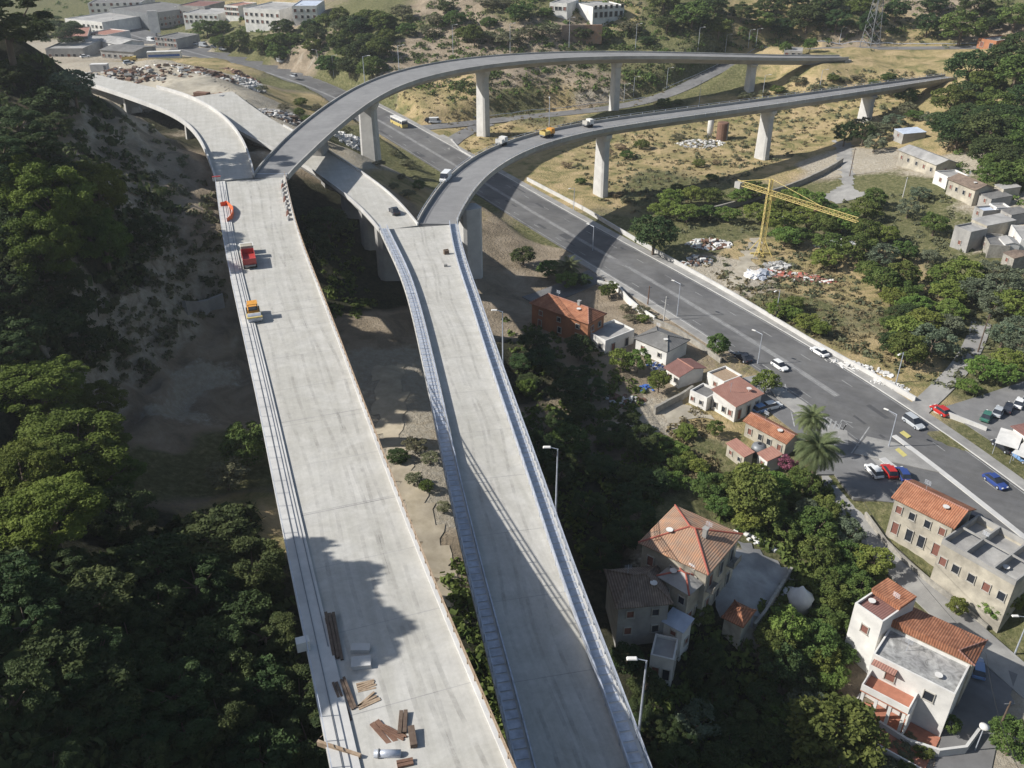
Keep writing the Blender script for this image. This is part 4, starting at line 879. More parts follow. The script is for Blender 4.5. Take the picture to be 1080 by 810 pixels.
# white garden tent and round table
g=G(842,640); r=empty('garden_canopy',g,.3,'white draped garden canopy among the trees beyond the villa terrace','canopy')
MB().lathe((0,0,0),[(1.8,-.2),(1.7,1.2),(1.9,2.0),(.9,2.8),(.15,3.9)],10).build('cover',M['white'],r,smooth=True)
g=G(833,628); r=empty('garden_table',g,0,'round white table next to the white garden canopy','table')
MB().lathe((0,0,0),[(1.1,.72),(1.1,.8)],18).build('table_top',M['white'],r); MB().tube((0,0,-.1),(0,0,.72),.08).build('leg',M['white'],r)
g=G(801,470,2); r=empty('water_tank',(g.x,g.y,H(g.x,g.y)),0,'dark grey round water tank among the pink-tiled outbuildings','water tank')
MB().lathe((0,0,0),[(1.3,-.3),(1.35,1.6),(1.2,2.1),(.4,2.4)],16).build('tank',M['steel_d'],r,smooth=True); MB().lathe((0,0,2.38),[(.35,0),(.3,.15)],10).build('lid',M['black'],r)
# ------------------------------------------------------------------ vehicles
def paintmat(name,c): return mat(name,c,rough=.28,var=.05,scale=1.,spec=.6)
PM={'white':paintmat('white_car_paint',(.75,.75,.74)),'silver':paintmat('silver_car_paint',(.42,.44,.46)),'red':paintmat('red_car_paint',(.45,.025,.02)),'blue':paintmat('blue_car_paint',(.03,.06,.22)),'dark':paintmat('dark_car_paint',(.025,.027,.035)),'lblue':paintmat('light_blue_car_paint',(.16,.28,.5)),'green':paintmat('green_car_paint',(.05,.16,.12)),'beige':paintmat('beige_car_paint',(.45,.42,.36))}
LM=mat('headlamp_glass',(.7,.7,.68),rough=.1,var=.05,spec=.7)
TL=mat('tail_lamp',(.35,.02,.02),rough=.2,var=.05,spec=.7)
def loft(sections,name,m,root,smooth=False):
    # sections: list of (x, [(y,z)...]) same length
    vs=[];k=len(sections[0][1])
    for x,ring in sections: vs+=[(x,y,z) for y,z in ring]
    fs=[(i*k+j,i*k+(j+1)%k,(i+1)*k+(j+1)%k,(i+1)*k+j) for i in range(len(sections)-1) for j in range(k)]
    fs+=[tuple(range(k-1,-1,-1)),tuple(range((len(sections)-1)*k,len(sections)*k))]
    return MB().add(vs,fs).build(name,m,root,smooth)
def car(label,loc,rz,colr,kind='hatch',cat='car',group=None,name=None):
    root=empty(name or ('parked_car' if 'park' in label else 'car'),loc,rz,label,cat,group); pm=PM[colr]
    Lh,Wh,hh={'hatch':(2.0,.85,1.45),'saloon':(2.2,.87,1.42),'van':(2.5,.97,2.15),'suv':(2.2,.92,1.7)}[kind]
    def ring(w,z0,z1,s=.9): return [(-w,z0),(w,z0),(w,(z0+z1)*.55),(w*s,z1),(-w*s,z1),(-w,(z0+z1)*.55)]
    hb=.82 if kind!='van' else 1.05
    loft([(-Lh,ring(Wh*.86,.38,hb*.86)),(-Lh+.18,ring(Wh*.97,.26,hb)),(-Lh*.4,ring(Wh,.22,hb+.04)),(Lh*.35,ring(Wh,.22,hb+.02)),(Lh-.35,ring(Wh*.96,.24,hb*.88)),(Lh,ring(Wh*.82,.34,hb*.68))],'body',pm,root)
    if kind=='hatch': xs=[-Lh+.12,-Lh+.55,Lh*.12,Lh*.5]
    elif kind=='suv': xs=[-Lh+.1,-Lh+.4,Lh*.15,Lh*.48]
    elif kind=='saloon': xs=[-Lh+.45,-Lh+1.1,Lh*.05,Lh*.45]
    else: xs=[-Lh+.06,-Lh+.2,Lh*.55,Lh*.8]
    w0,w1=Wh*.9,Wh*.72
    if kind=='van': w1=Wh*.88
    loft([(xs[0],[(-w0,hb),(w0,hb),(w0*.99,hb+.02),(-w0*.99,hb+.02)]),(xs[1],[(-w0,hb),(w0,hb),(w1,hh-.05),(-w1,hh-.05)]),(xs[2],[(-w0,hb),(w0,hb),(w1,hh-.05),(-w1,hh-.05)]),(xs[3],[(-w0,hb),(w0,hb),(w0*.99,hb+.02),(-w0*.99,hb+.02)])],'windows',M['glass'],root)
    MB().box(((xs[1]+xs[2])/2,0,hh-.03),((xs[2]-xs[1])+.1,w1*2+.04,.07)).build('roof_panel',pm,root,bevel=.03)
    if kind=='van':
        MB().box(((xs[0]+xs[2])/2-.25,0,(hb+hh)/2),((xs[2]-xs[0])-.9,w0*2+.03,hh-hb-.12)).build('cargo_side',pm,root)
    for a in (-1,1):
        for b in (-1,1):
            wv=MB().tube((a*Lh*.62,b*(Wh-.16),.32),(a*Lh*.62,b*(Wh+.03),.32),.32,n=14).build('wheel',M['tyre'],root)
            MB().tube((a*Lh*.62,b*(Wh+.0),.32),(a*Lh*.62,b*(Wh+.05),.32),.19,n=10).build('rim',M['steel'],wv)
    for b in (-1,1):
        MB().box((Lh-.1,b*Wh*.6,hb*.72),(.18,.34,.15)).build('headlight',LM,root)
        MB().box((-Lh+.06,b*Wh*.7,hb*.8),(.1,.22,.16)).build('tail_light',TL,root)
    return root
def on(dk,px,py,z):
    p=un(px,py,z); i=deck_at(dk,p.x,p.y); i=min(max(i,1),dk.N-2); t=dk.c[i+1]-dk.c[i-1]
    return Vector((p.x,p.y,dk.c[i].z+.01)),math.atan2(t.y,t.x)
def hang(px,py,r=hw,z=0.01):
    p=un(px,py,z); i=deck_at(r,p.x,p.y); i=min(max(i,1),r.N-2); t=r.c[i+1]-r.c[i-1]
    p.z=r.c[i].z+.02
    p2=un(px,py,p.z); p2.z=p.z
    return p2,math.atan2(t.y,t.x)
pi=math.pi
for lb,px,py,cl,k,flip in [
 ('white hatchback driving on the near half of the main road',822,388,'white','hatch',1),
 ('silver-white car driving along the far side of the main road',864,373,'white','saloon',0),
 ('dark car stopped at the near kerb by the bushy green tree',783,379,'dark','saloon',0),
 ('silver estate car passing the yellow-tipped median',963,448,'silver','suv',1),
 ('dark red car waiting by the far pavement next to the side path',991,435,'red','hatch',0),
 ('dark blue car on the main road at the lower right',1049,510,'blue','saloon',1),
 ('white van on the far bend of the main road beyond the high ramp',296,65.5,'white','van',1),
 ('small pale car on the far bend, behind the white van',310,81,'silver','hatch',0),
 ('black car beside the white awning on the right edge',1057,473,'dark','saloon',0),
 ('blue car at the right edge in front of the awnings',1076,484,'lblue','saloon',0)]:
    p,a=hang(px,py); car(lb,p,a+pi*flip,cl,k)
def car_at(lb,px,py,ang,cl,k='hatch',**kw):
    g=G(px,py); return car(lb,(g.x,g.y,g.z+.18),ang,cl,k,**kw)
car_at('white hatchback parked between the tall palm and a red car',921,500,1.75,'white')
car_at('bright red car parked in the middle of three by the long orange roof',937,500,1.62,'red')
car_at('dark blue car parked against the gable of the long orange roof',951,503,1.55,'blue')
car_at('white car parked under the tree by the pink-roofed bungalow',814,431,.4,'white')
car_at('light blue car parked against the pink-roofed bungalow wall',803,434,.5,'lblue')
car_at('dark car parked on the verge above the roofless building',1040,558,-.75,'dark','saloon')
car_at('black car parked behind the roofless building, nearest the long orange roof',1030,552,-.7,'dark')
car_at('blue car parked in the shade behind the white house',1030,708,1.2,'lblue')
for i,(px,py,cl,lb) in enumerate([(1040,442,'green','green car at the near end of the car park row'),(1052,437,'silver','silver car second from the near end of the car park row'),(1063,433,'dark','dark saloon in the middle of the car park row'),(1074,428,'white','white car toward the right edge in the car park row'),(1083,424,'silver','grey car at the very right edge of the car park row')]):
    car_at(lb,px,py,.9,cl,'saloon',group='cars in the roadside car park')
for px,py,cl,k,lb in [(160,44,'white','van','white van leading the queue by the tall white panel'),(185,45.5,'white','hatch','white car parked at the far roadside left of the brown slope'),(195,46,'silver','hatch','silver car second in the far roadside row'),(205,47.5,'white','saloon','white saloon third in the far roadside row'),(215,49.5,'silver','van','pale van fourth in the far roadside row'),(226,51,'dark','hatch','dark car at the right end of the far roadside row'),(235,53,'white','hatch','last small white car of the far roadside row'),(90,61,'white','saloon','white car in the far yard beside the pine trunk'),(84,56,'lblue','saloon','blue car in the far yard just behind the white one'),(98,56,'silver','saloon','silver car in the far yard left of the white box'),(77,58,'white','hatch','white hatchback in the far yard at the foot of the pine'),(136,68,'silver','hatch','silver car amid yard scrap piles')]:
    car_at(lb,px,py,-.4 if px>150 else .7,cl,k)
car_at('small white car on the junction beside the slip road',459,130,.1,'white','van')
car_at('dark car pulled up under the high ramp by the slip road',453,128.5,.1,'dark','hatch')
# cars on decks
p,a=on(flyover,470,190,22); car('white van driving down the flyover toward the ramp',p,a+pi,'white','van',name='van',cat='van')
p,a=on(middle,416,224,22.2); car('black car driving on the sunlit approach road beside the ramp',p,a+pi,'dark','saloon')
# bus
p,a=hang(421,134); p=un(421,133,1.2); p.z=H(p.x,p.y)+.2; r=empty('bus',p,a+pi,'white and yellow bus turning at the road junction','bus')
MB().box((0,0,1.0),(10.5,2.5,1.3)).build('lower_body',M['yellow'],r,bevel=.1)
MB().box((0,0,2.1),(10.3,2.42,.9)).build('windows',M['glass'],r)
MB().box((0,0,2.85),(10.5,2.5,.6)).build('roof_panel',M['white'],r,bevel=.12)
for k in range(6): MB().box((-4.6+k*1.85,0,2.1),(.18,2.5,.9)).build('pillar',M['white'],r)
for a_ in (-3.4,3.2):
    for b in (-1,1): MB().tube((a_,b*1.0,.48),(a_,b*1.27,.48),.48,n=14).build('wheel',M['tyre'],r)
def truck(label,loc,rz,cabm,bodym,kind,L=6.5,name='truck',cat='truck'):
    r=empty(name,loc,rz,label,cat)
    MB().box((0,0,.75),(L,1.9,.25)).build('chassis',M['steel_d'],r)
    MB().box((L/2-.8,0,1.55),(1.6,2.2,1.5),taper=.93).build('cab',cabm,r,bevel=.08)
    MB().box((L/2-.2,0,1.85),(.5,1.9,.6)).build('windscreen',M['glass'],r)
    if kind=='tipper':
        mb=MB().box((-.9,0,1.0),(L-2.2,2.2,.2))
        for y in (-1.07,1.07): mb.box((-.9,y,1.5),(L-2.2,.08,.95))
        for x in (-.9-(L-2.2)/2+.04,-.9+(L-2.2)/2-.04): mb.box((x,0,1.5),(.08,2.05,.95))
        mb.build('load_bed',bodym,r)
    elif kind=='box': MB().box((-.9,0,1.85),(L-2.2,2.3,2.1)).build('box_body',bodym,r,bevel=.06)
    elif kind=='crane':
        MB().box((-.9,0,1.0),(L-2.2,2.2,.25)).build('load_bed',bodym,r)
        MB().tube((.4,0,1.),(.4,0,2.4),.22).tube((.4,0,2.4),(-2.6,.3,3.1),.14,.08).build('loading_crane',M['orange'],r)
    for a_ in (-L/2+1,-L/2+2.1,L/2-1.1):
        for b in (-1,1): MB().tube((a_,b*.85,.5),(a_,b*1.15,.5),.5,n=14).build('wheel',M['tyre'],r)
    return r
p,a=on(flyover,577,144,21.9); truck('small orange and yellow maintenance truck stopped on the flyover',p,a,M['orange'],M['yellow'],'tipper',4.6)
p,a=on(flyover,529,153,22); truck('small white service cart on the flyover ahead of the orange truck',p,a,M['white'],M['white'],'tipper',3.4,'service_cart','cart')
p,a=on(flyover,620,133,21.9); truck('tiny pale service cart farthest along on the flyover',p,a,M['white'],M['frame_w'],'tipper',3.,'service_cart','cart')
p,a=on(main,263,277,29.6); truck('red and cream tipper truck parked at the left edge of the wide viaduct',p,a-pi,M['cream'],M['red'],'tipper',7.2)
# site dumper / roller (orange)
p,a=on(main,268,334,30.2); r=empty('road_roller',p,a,'orange and yellow road roller parked below the red truck','road roller')
MB().box((-.9,0,1.0),(2.3,1.6,.9)).build('engine_cover',M['orange'],r,bevel=.1)
MB().tube((1.7,-1.,.7),(1.7,1.,.7),.7,n=20).build('drum',M['steel'],r)
MB().box((1.7,0,1.05),(1.7,2.3,.18)).build('yoke',M['yellow'],r)
MB().box((.1,0,1.5),(1.1,1.3,.2)).build('seat_platform',M['black'],r)
MB().box((.1,0,2.5),(1.5,1.5,.1)).build('canopy',M['orange'],r)
for x_ in (-.5,.75):
    for y_ in (-.65,.65): MB().tube((x_,y_,1.4),(x_,y_,2.5),.04,n=5).build('canopy_post',M['black'],r)
for b in (-1,1): MB().tube((-1.2,b*.65,.6),(-1.2,b*1.0,.6),.6,n=16).build('wheel',M['tyre'],r)
# white box and green cabinet beside truck
def boxobj(name,label,cat,p,rz,parts):
    r=empty(name,p,rz,label,cat)
    for nm,c,d,m in parts: MB().box(c,d).build(nm,M[m],r,bevel=.02)
    return r
p,a=on(main,261,266,29.6); boxobj('site_box','white-topped site box in front of the red truck','site box',p,a,[('body',(0,0,.7),(1.8,2.2,1.4),'steel_d'),('lid',(0,0,1.47),(2,2.4,.12),'white')])
# orange net barrier at the closed end
for lb,pts in (('orange plastic net barrier across the left end of the wide viaduct',[(233,219),(240,217),(247,224),(245,232),(240,236)]),):
    P_=[un(a_,b_,29.1) for a_,b_ in pts]; P_=resample(P_,10); r_=Road(P_,.08)
    r=empty('safety_net',(0,0,0),0,lb,'safety net'); r_.sweep([(0,0,1.1),(1,0,1.1),(1,0,.05),(0,0,.05)]).build('net',M['netorange'],r)
    for k in range(0,10,3): MB().tube(P_[k],P_[k]+Vector((0,0,1.25)),.04,n=5).build('post',M['steel'],r)
# red-white barrier at right edge of the joint
P_=[un(a_,b_,29.2) for a_,b_ in ((301,194),(302,205),(306,220),(308,232))]
r=empty('barrier_row',(0,0,0),0,'row of white and faded red barriers on the right edge near the asphalt joint','barrier')
for k,p in enumerate(resample(P_,9)): MB().box(p+Vector((-.7,0,.5)),(.3,1.9,.8),1.6-pi/2,taper=.6).build('block',M['roofpink'] if k%3==1 else M['white'],r)
g,a=on(main,229,191,29); boxobj('drum_barrier','small red and white barrier on the shaded left corner of the viaduct','barrier',g,.3,[('block',(0,0,.5),(1.8,.5,.9),'white'),('stripe',(0,0,1.),(1.82,.52,.2),'red')])
# ------------------------------------------------------------------ material stacks on the wide viaduct
def onz(px,py,z=32.4):
    p=un(px,py,z); i=deck_at(main,p.x,p.y); zz=main.c[i].z
    p=un(px,py,zz); return Vector((p.x,p.y,zz+.006))
def stack(name,label,cat,a_,b_,w,n,layers,m,th=.14,jit=.02):
    A_=onz(*a_);B_=onz(*b_); c=(A_+B_)/2; L=(B_-A_).length; rz=math.atan2(B_.y-A_.y,B_.x-A_.x)
    r=empty(name,c,rz,label,cat); pw=w/n
    for l in range(layers):
        for k in range(n):
            MB().box((random.uniform(-.05,.05)*L,(-w/2+pw*(k+.5)),th*(l+.5)+.002*l),(L*random.uniform(.93,1),pw*.84,th*.96),random.uniform(-jit,jit)).build(cat.split()[-1],m if not isinstance(m,list) else m[(k+l)%len(m)],r)
    return r
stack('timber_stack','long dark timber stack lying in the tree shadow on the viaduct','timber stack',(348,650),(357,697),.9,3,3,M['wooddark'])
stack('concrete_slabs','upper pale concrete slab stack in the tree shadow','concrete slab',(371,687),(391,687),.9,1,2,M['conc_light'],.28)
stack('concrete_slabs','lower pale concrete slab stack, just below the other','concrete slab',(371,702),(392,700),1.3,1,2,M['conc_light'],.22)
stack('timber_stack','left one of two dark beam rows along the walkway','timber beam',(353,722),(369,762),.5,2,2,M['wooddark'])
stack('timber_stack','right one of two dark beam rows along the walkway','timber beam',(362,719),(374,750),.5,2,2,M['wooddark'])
stack('pallet','loose pale planks heaped at the edge of the tree shadow','plank',(377,728),(396,722),1.,5,2,M['wood'],.1,.12)
stack('pallet','broken planks fanned out under the plank heap','plank',(377,746),(400,735),.8,4,1,M['wood'],.1,.35)
stack('plywood_sheet','flat grey plywood sheet lying beside the walkway','plywood sheet',(365,771),(387,764),1.,1,1,M['wood'],.12)
stack('scaffold_frames','row of rusty scaffold frames lying diagonally','scaffold frame',(395,764),(418,788),.9,2,1,M['rust'],.22,.03)
stack('scaffold_frames','second bundle of rusty frames pointing to the short beams','scaffold frame',(403,768),(428,780),.5,3,2,M['rust'],.1,.05)
stack('short_beams','two short dark beams standing apart near the centre of the slab','beam',(426,754),(424,776),.7,2,2,M['wooddark'],.2)
stack('short_beams','single thick dark beam right of the scaffold frames','beam',(434,771),(437,792),.6,1,2,M['wooddark'],.3)
A_,B_=onz(395,798),onz(423,798); r=empty('steel_pipe',(A_+B_)/2,0,'short white-grey pipe lying crosswise at the bottom of the viaduct','pipe')
MB().tube(((A_-B_)/2)+Vector((0,0,.32)),((B_-A_)/2)+Vector((0,0,.32)),.3,n=16).build('barrel',M['steel'],r,smooth=True)
MB().tube(((A_-B_)*.35)+Vector((0,0,.32)),((A_-B_)*.3)+Vector((0,0,.32)),.36,n=16).build('flange',M['steel_d'],r)
stack('steel_bracket','small dark bracket near the bottom edge of the picture','bracket',(418,808),(436,804),.6,2,1,M['rust'],.25)
stack('long_plank','long brown plank laid across the walkway kerb','plank',(335,785),(383,802),.28,1,1,M['wood'],.5)
stack('debris_heap','small heap of brackets on the ramp slab below the joint','bracket',(470,266),(474,272),.8,2,1,M['wooddark'],.3) if False else None
p,a=on(ramp,471,268,22); boxobj('cable_reel','small dark reel left on the sunlit ramp near the joint','cable reel',p,.4,[('spool',(0,0,.4),(1.,.5,.8),'wooddark'),('flange',(0,.34,.4),(1.1,.1,1.1),'wood')])
p,a=on(ramp,470,281,22); boxobj('tool_bag','little grey sack on the ramp below the dark reel','sack',p,.2,[('bag',(0,0,.25),(.7,.5,.5),'conc')])
p,a=on(main,322,694,32.2); boxobj('walkway_cabinet','small white cabinet with dark side on the walkway edge','cabinet',p+Vector((0,0,.22)),a,[('body',(0,0,.5),(.8,1.1,1.),'white'),('door',(0,-.57,.5),(.5,.04,.8),'black')])
# ------------------------------------------------------------------ lamp posts
def lamp(label,base,h,ang,arm=1.6,group=None,name='street_lamp',r0=.13):
    r=empty(name,base,ang,label,'street lamp',group)
    MB().tube((0,0,-.5),(0,0,h),r0,r0*.6,8).build('pole',M['steel'],r)
    MB().tube((0,0,h-.02),(arm,0,h+.25),.05,.04,6).build('arm',M['steel'],r)
    MB().box((arm+.35,0,h+.28),(1.0,.42,.16),taper=.8).build('lamp_head',M['white'],r,bevel=.05)
    return r
def lamp_head_px(label,hx,hy,bx,by,ang=0.,hmin=7,hmax=13,dk=None,z=None,**kw):
    if dk is not None:
        b=un(bx,by,z); i=deck_at(dk,b.x,b.y); b=un(bx,by,dk.c[i].z)
    else: b=G(bx,by)
    # height from the head pixel
    best=min([hmin+.25*k for k in range(int((hmax-hmin)*4)+1)],key=lambda h:abs(405-F*((-(b.z+h-HC)*-c_*-1-b.y*s_)/depth((b.x,b.y,b.z+h)))*-1-hy) if False else abs((405+F*((-(b.z+h-HC)*c_-b.y*s_)/depth((b.x,b.y,b.z+h))))-hy))
    return lamp(label,b,best,ang,**kw)
for i,(hx,hy,bx,by,lb) in enumerate([(528,318,530,388,'tall lamp post on the outer edge of the ramp, farthest of the three'),(585,457,585,538,'tall lamp post on the outer edge of the ramp, middle of the three'),(679,683,671,770,'tall lamp post on the outer edge of the ramp, nearest of the three')]):
    p=un(bx,by,22); k=deck_at(ramp,p.x,p.y); q=ramp.p(k,1,.25,0)
    lamp(lb,q,9.5,pi,arm=.9,group='lamp posts along the outer edge of the ramp')
    MB().box(q+Vector((-.1,0,-.25)),(.6,.5,.5)).build('bracket',M['conc'],vr)
for hx,hy,bx,by,a_,lb in [(718,299,714,334,2.4,'lamp post in the middle of the main road nearest the grey bungalow'),(628,245,625,265,2.4,'lamp post just above the flyover shadow on the main road'),(802,353,799,384,2.4,'lamp post in the centre of the road near the white hatchback'),(820,306,818,335,-2.4,'lamp post at the far verge above the white hatchback'),(950,372,945,404,-2.4,'lamp post by the rubble on the far verge'),(940,452,937,472,2.4,'lamp post on the paved island by the yellow-tipped median'),
   (607,204,605,222,-2.4,'lamp post near the end of the short white wall'),(478,26,478,60,0,'lamp post behind the highest part of the curving ramp'),(354,59,352,80,0,'lamp post on the bank beyond the far bend'),(337,53,336,72,pi,'dim lamp post left of the far bend bank'),
   (739,85,737,112,0,'lamp post on the grass between the two high decks, left'),(806,79,804,103,0,'lamp post on the grass between the two high decks, middle'),(866,74,864,96,0,'lamp post on the grass between the two high decks, right'),(669,81,668,102,0,'lamp post beside the slip road before the bend'),(659,93,658,107,0,'short lamp post beside the slip road next to a taller one'),(705,72,703,93,0,'lamp post where the slip road passes under the high ramp'),(791,32,789,50,0,'left lamp post of a pair on the upper bend'),(799,31,797,49,0,'right lamp post of a pair on the upper bend'),(887,30,885,47,0,'lamp post on the upper road left of the pylon'),(738,29,736,54,0,'lamp post rising above the high ramp near the bend'),(538,25,538,56,0,'lamp post rising above the middle of the high ramp'),(672,25,670,54,0,'lamp post rising above the high ramp, right of the brick patch'),(602,2,600,52,0,'tall lamp post rising above the high ramp left of the brick patch'),(766,38,765,54,0,'small lamp post left of the pair on the upper bend'),(1075,672,1070,690,pi,'small lamp post at the right edge above the lane corner')]:
    lamp_head_px(lb,hx,hy,bx,by,a_)
for hx,hy,bx,by,lb in [(578,105,579,142,'lamp post on the flyover right next to the orange truck')]:
    lamp_head_px(lb,hx,hy,bx,by,pi/2,dk=flyover,z=21.9)
for k,lb in ((34,'lamp post on the left edge of the high ramp where the bend begins'),(42,'lamp post on the left edge of the high ramp over the road junction')):
    lamp(lb,upper.p(k,0,.1,0),8.5,0)
g=G(1028,792); r=empty('globe_lamp',g,0,'short lamp with round white head on the garden wall at the bottom right','lamp')
MB().tube((0,0,-.5),(0,0,4.2),.07).build('pole',M['steel'],r); MB().lathe((0,0,4.2),[(.1,0),(.55,.15),(.6,.4),(.2,.6)],14).build('lamp_head',M['white'],r,smooth=True)
# utility poles
for px,py,h,lb in ((683,322,5,'brown utility post by the white roadside wall'),(700,338,6,'white concrete post next to the grey bungalow roof'),(896,186,9,'thin dark pole on the path at the field edge'),(1031,372,9,'leaning pole among olive trees on the right'),(952,208,6,'pale pole standing in the orchard below the long shed'),(1046,786,8,'wooden cable pole at the bottom right corner')):
    g=G(px,py); r=empty('utility_pole',g,0,lb,'pole'); MB().tube((0,0,-.5),(.1,0,h),.16,.1).build('pole',M['rust'] if 'brown' in lb else (M['conc_light'] if 'white' in lb or 'pale' in lb else M['wooddark']),r); MB().box((.1,0,h-.4),(1.2,.1,.1)).build('crossbar',M['steel_d'],r)
# overhead cable at the lower right
a_=un(905,520,9);b_=un(1040,690,9);c2=un(1075,812,9)
for nm,A_,B_,lb in (('overhead_cable',a_,b_,'thin overhead cable above the trees toward the lane'),('overhead_cable',b_,c2,'thin overhead cable crossing the dark courtyard')):
    o=MB(); pts=[A_.lerp(B_,t/12)-Vector((0,0,1.2*4*(t/12)*(1-t/12))) for t in range(13)]
    for p,q in zip(pts,pts[1:]): o.tube(p,q,.03,n=4)
    tag(o.build(nm,M['black']),lb,'cable')
# ------------------------------------------------------------------ tower crane
g=G(802,268); mastH=17.
r=empty('tower_crane',g,0,'yellow tower crane standing on the dirt track between green bushes','tower crane')
def lattice(mb,a,b,w,nseg,rr=.07,tri=False):
    a=Vector(a);b=Vector(b);d=(b-a).normalized(); up=Vector((0,0,1)) if abs(d.z)<.8 else Vector((1,0,0)); s=d.cross(up).normalized(); u=s.cross(d).normalized()
    offs=[(-1,-1),(1,-1),(1,1),(-1,1)] if not tri else [(-1,-1),(1,-1),(0,1)]
    P_=[[a.lerp(b,k/nseg)+s*o[0]*w/2+u*o[1]*w/2 for o in offs] for k in range(nseg+1)]
    n=len(offs)
    for k in range(nseg):
        for j in range(n):
            mb.tube(P_[k][j],P_[k+1][j],rr,n=4); mb.tube(P_[k][j],P_[k+1][(j+1)%n],rr*.6,n=4); mb.tube(P_[k][j],P_[k][(j+1)%n],rr*.6,n=4)
    return mb
lattice(MB(),(0,0,0),(0,0,mastH),1.2,12,.08).build('mast',M['yellow'],r)
je=un(905,232,g.z+mastH)-g; ce=un(777,192,g.z+mastH)-g
jd=Vector((je.x,je.y,0)); cd=-jd.normalized()*Vector((ce.x,ce.y)).length
lattice(MB(),(0,0,mastH),(jd.x,jd.y,mastH),1.1,20,.07,True).build('jib',M['yellow'],r)
lattice(MB(),(0,0,mastH),(cd.x,cd.y,mastH),1.1,8,.08,True).build('counter_jib',M['yellow'],r)
lattice(MB(),(0,0,mastH),(0,0,mastH+3.4),.8,3,.1).build('apex',M['yellow'],r)
MB().box((cd.x*.93,cd.y*.93,mastH-.6),(1.8,1.8,1.6),math.atan2(cd.y,cd.x)).build('counterweight',M['conc'],r)
MB().tube((0,0,mastH+3.4),(jd.x*.6,jd.y*.6,mastH+.5),.07,n=4).tube((0,0,mastH+3.4),(cd.x*.9,cd.y*.9,mastH+.5),.07,n=4).build('tie_bars',M['yellow'],r)
mb=MB()
for a_ in (-1,1):
    for b in (-1,1): mb.tube((a_*2.4,b*2.4,.2),(a_*.6,b*.6,4.),.13,n=5)
mb.box((0,0,.2),(5.4,.5,.4)).box((0,0,.3),(.5,5.4,.4)); mb.build('base_frame',M['yellow'],r)
MB().box((1.,0,mastH-1.3),(1.2,1.2,1.7)).build('cab',M['yellow'],r)
MB().box((jd.x*.55,jd.y*.55,mastH-.9),(.9,.9,.3)).build('trolley',M['rust'],r)
# electricity pylon
g=G(917,50); r=empty('pylon',g,.5,'steel lattice electricity pylon beyond the upper road','pylon')
mb=MB(); nseg=9; Hh=34; 
def pw(t): return 5*(1-t)**1.1+1.0
lv=[[Vector((a_*pw(k/nseg)/2,b*pw(k/nseg)/2,Hh*k/nseg)) for a_,b in ((-1,-1),(1,-1),(1,1),(-1,1))] for k in range(nseg+1)]
for k in range(nseg):
    for j in range(4):
        mb.tube(lv[k][j],lv[k+1][j],.16,n=4); mb.tube(lv[k][j],lv[k+1][(j+1)%4],.09,n=4); mb.tube(lv[k][(j+1)%4],lv[k+1][j],.09,n=4)
mb.build('tower',M['steel_d'],r)
mb=MB()
for z in (22,27,32): lattice(mb,(-5,0,z),(5,0,z),.6,6,.08)
mb.build('cross_arm',M['steel_d'],r)
# ------------------------------------------------------------------ building site pieces
g=G(748,146); r=empty('silo',g,0,'white cylindrical silo standing under the flyover','silo')
MB().lathe((0,0,1.),[(.3,0),(1.1,1.4),(1.1,6),(.6,6.6)],14).build('barrel',M['white'],r,smooth=True)
for k in range(4): MB().tube((math.cos(k*pi/2+.7)*.95,math.sin(k*pi/2+.7)*.95,-.5),(math.cos(k*pi/2+.7)*.95,math.sin(k*pi/2+.7)*.95,3),.08,n=5).build('leg',M['steel_d'],r)
g=G(761,147); r=empty('rusty_tank',g,0,'tall rusty tank next to the white silo under the flyover','tank')
MB().lathe((0,0,-.5),[(2.1,0),(2.1,6.5),(1.9,6.8)],16).build('barrel',M['rust'],r); MB().box((1.5,-1.7,3),(.5,.1,6)).build('ladder',M['steel_d'],r)
def heap(name,label,cat,px,py,rx,ry,n,mats,smax=1.,zs=1.,ang=0.,flat=.5,group=None,kind=None):
    g=G(px,py); roots=[]
    r=empty(name,g,ang,label,cat,group)
    for m in mats:
        mb=MB()
        for k in range(n//len(mats)):
            t=random.uniform(0,2*pi); q=math.sqrt(random.random()); x=math.cos(t)*q*rx; y=math.sin(t)*q*ry
            s=random.uniform(.3,1)*smax; wx=g.x+x*math.cos(ang)-y*math.sin(ang); wy=g.y+x*math.sin(ang)+y*math.cos(ang)
            z=H(wx,wy)-g.z+random.random()*(1-q)*zs+.1
            R_=Matrix.Rotation(random.uniform(0,3),3,'Z')@Matrix.Rotation(random.uniform(-.5,.5),3,'X')
            mb.box((x,y,z),(s*random.uniform(.6,1.8),s*random.uniform(.5,1),s*random.uniform(.15,flat)),M=R_,taper=random.uniform(.7,1))
        o=mb.build('pieces',M[m],r); o['kind']='stuff'
    return r
heap('rubble_heap','white and grey rubble heap under the flyover beside the rusty tank','rubble',738,152,9,5,160,['white','conc_light','greywall'],1.2,1.4)
heap('scrap_heap','heap of white sheets and bricks in the plot right of the dark round tree','scrap heap',748,258,6,4,120,['white','conc_light','rust'],1.6,1.5)
heap('scrap_heap','dark scrap heap by the road wall below the white sheets','scrap heap',735,276,4,3,80,['steel_d','white','rust'],1.3,1.5)
heap('pipe_stack','pale pipes and tubes stacked right below the crane','pipe stack',802,290,4,2.6,70,['white','steel'],2.,1.2,.3,.3)
heap('tile_heap','long strip of red roof tiles and planks below the crane','tile heap',838,292,10,2.6,170,['ridgered','roofpink','white','rust'],1.3,.6,-.35,.3)
heap('block_heap','grey blocks heaped between crane and tile strip','block heap',822,281,4,2.5,70,['greywall','conc_light'],1.5,1.2)
heap('scrap_heap','grey sheets lying among bushes behind the crane','scrap heap',845,229,7,3,90,['greywall','white'],1.8,.8)
heap('scrap_heap','white sheets scattered right of the crane bushes','scrap heap',879,258,6,3,60,['white','steel'],1.8,.8)
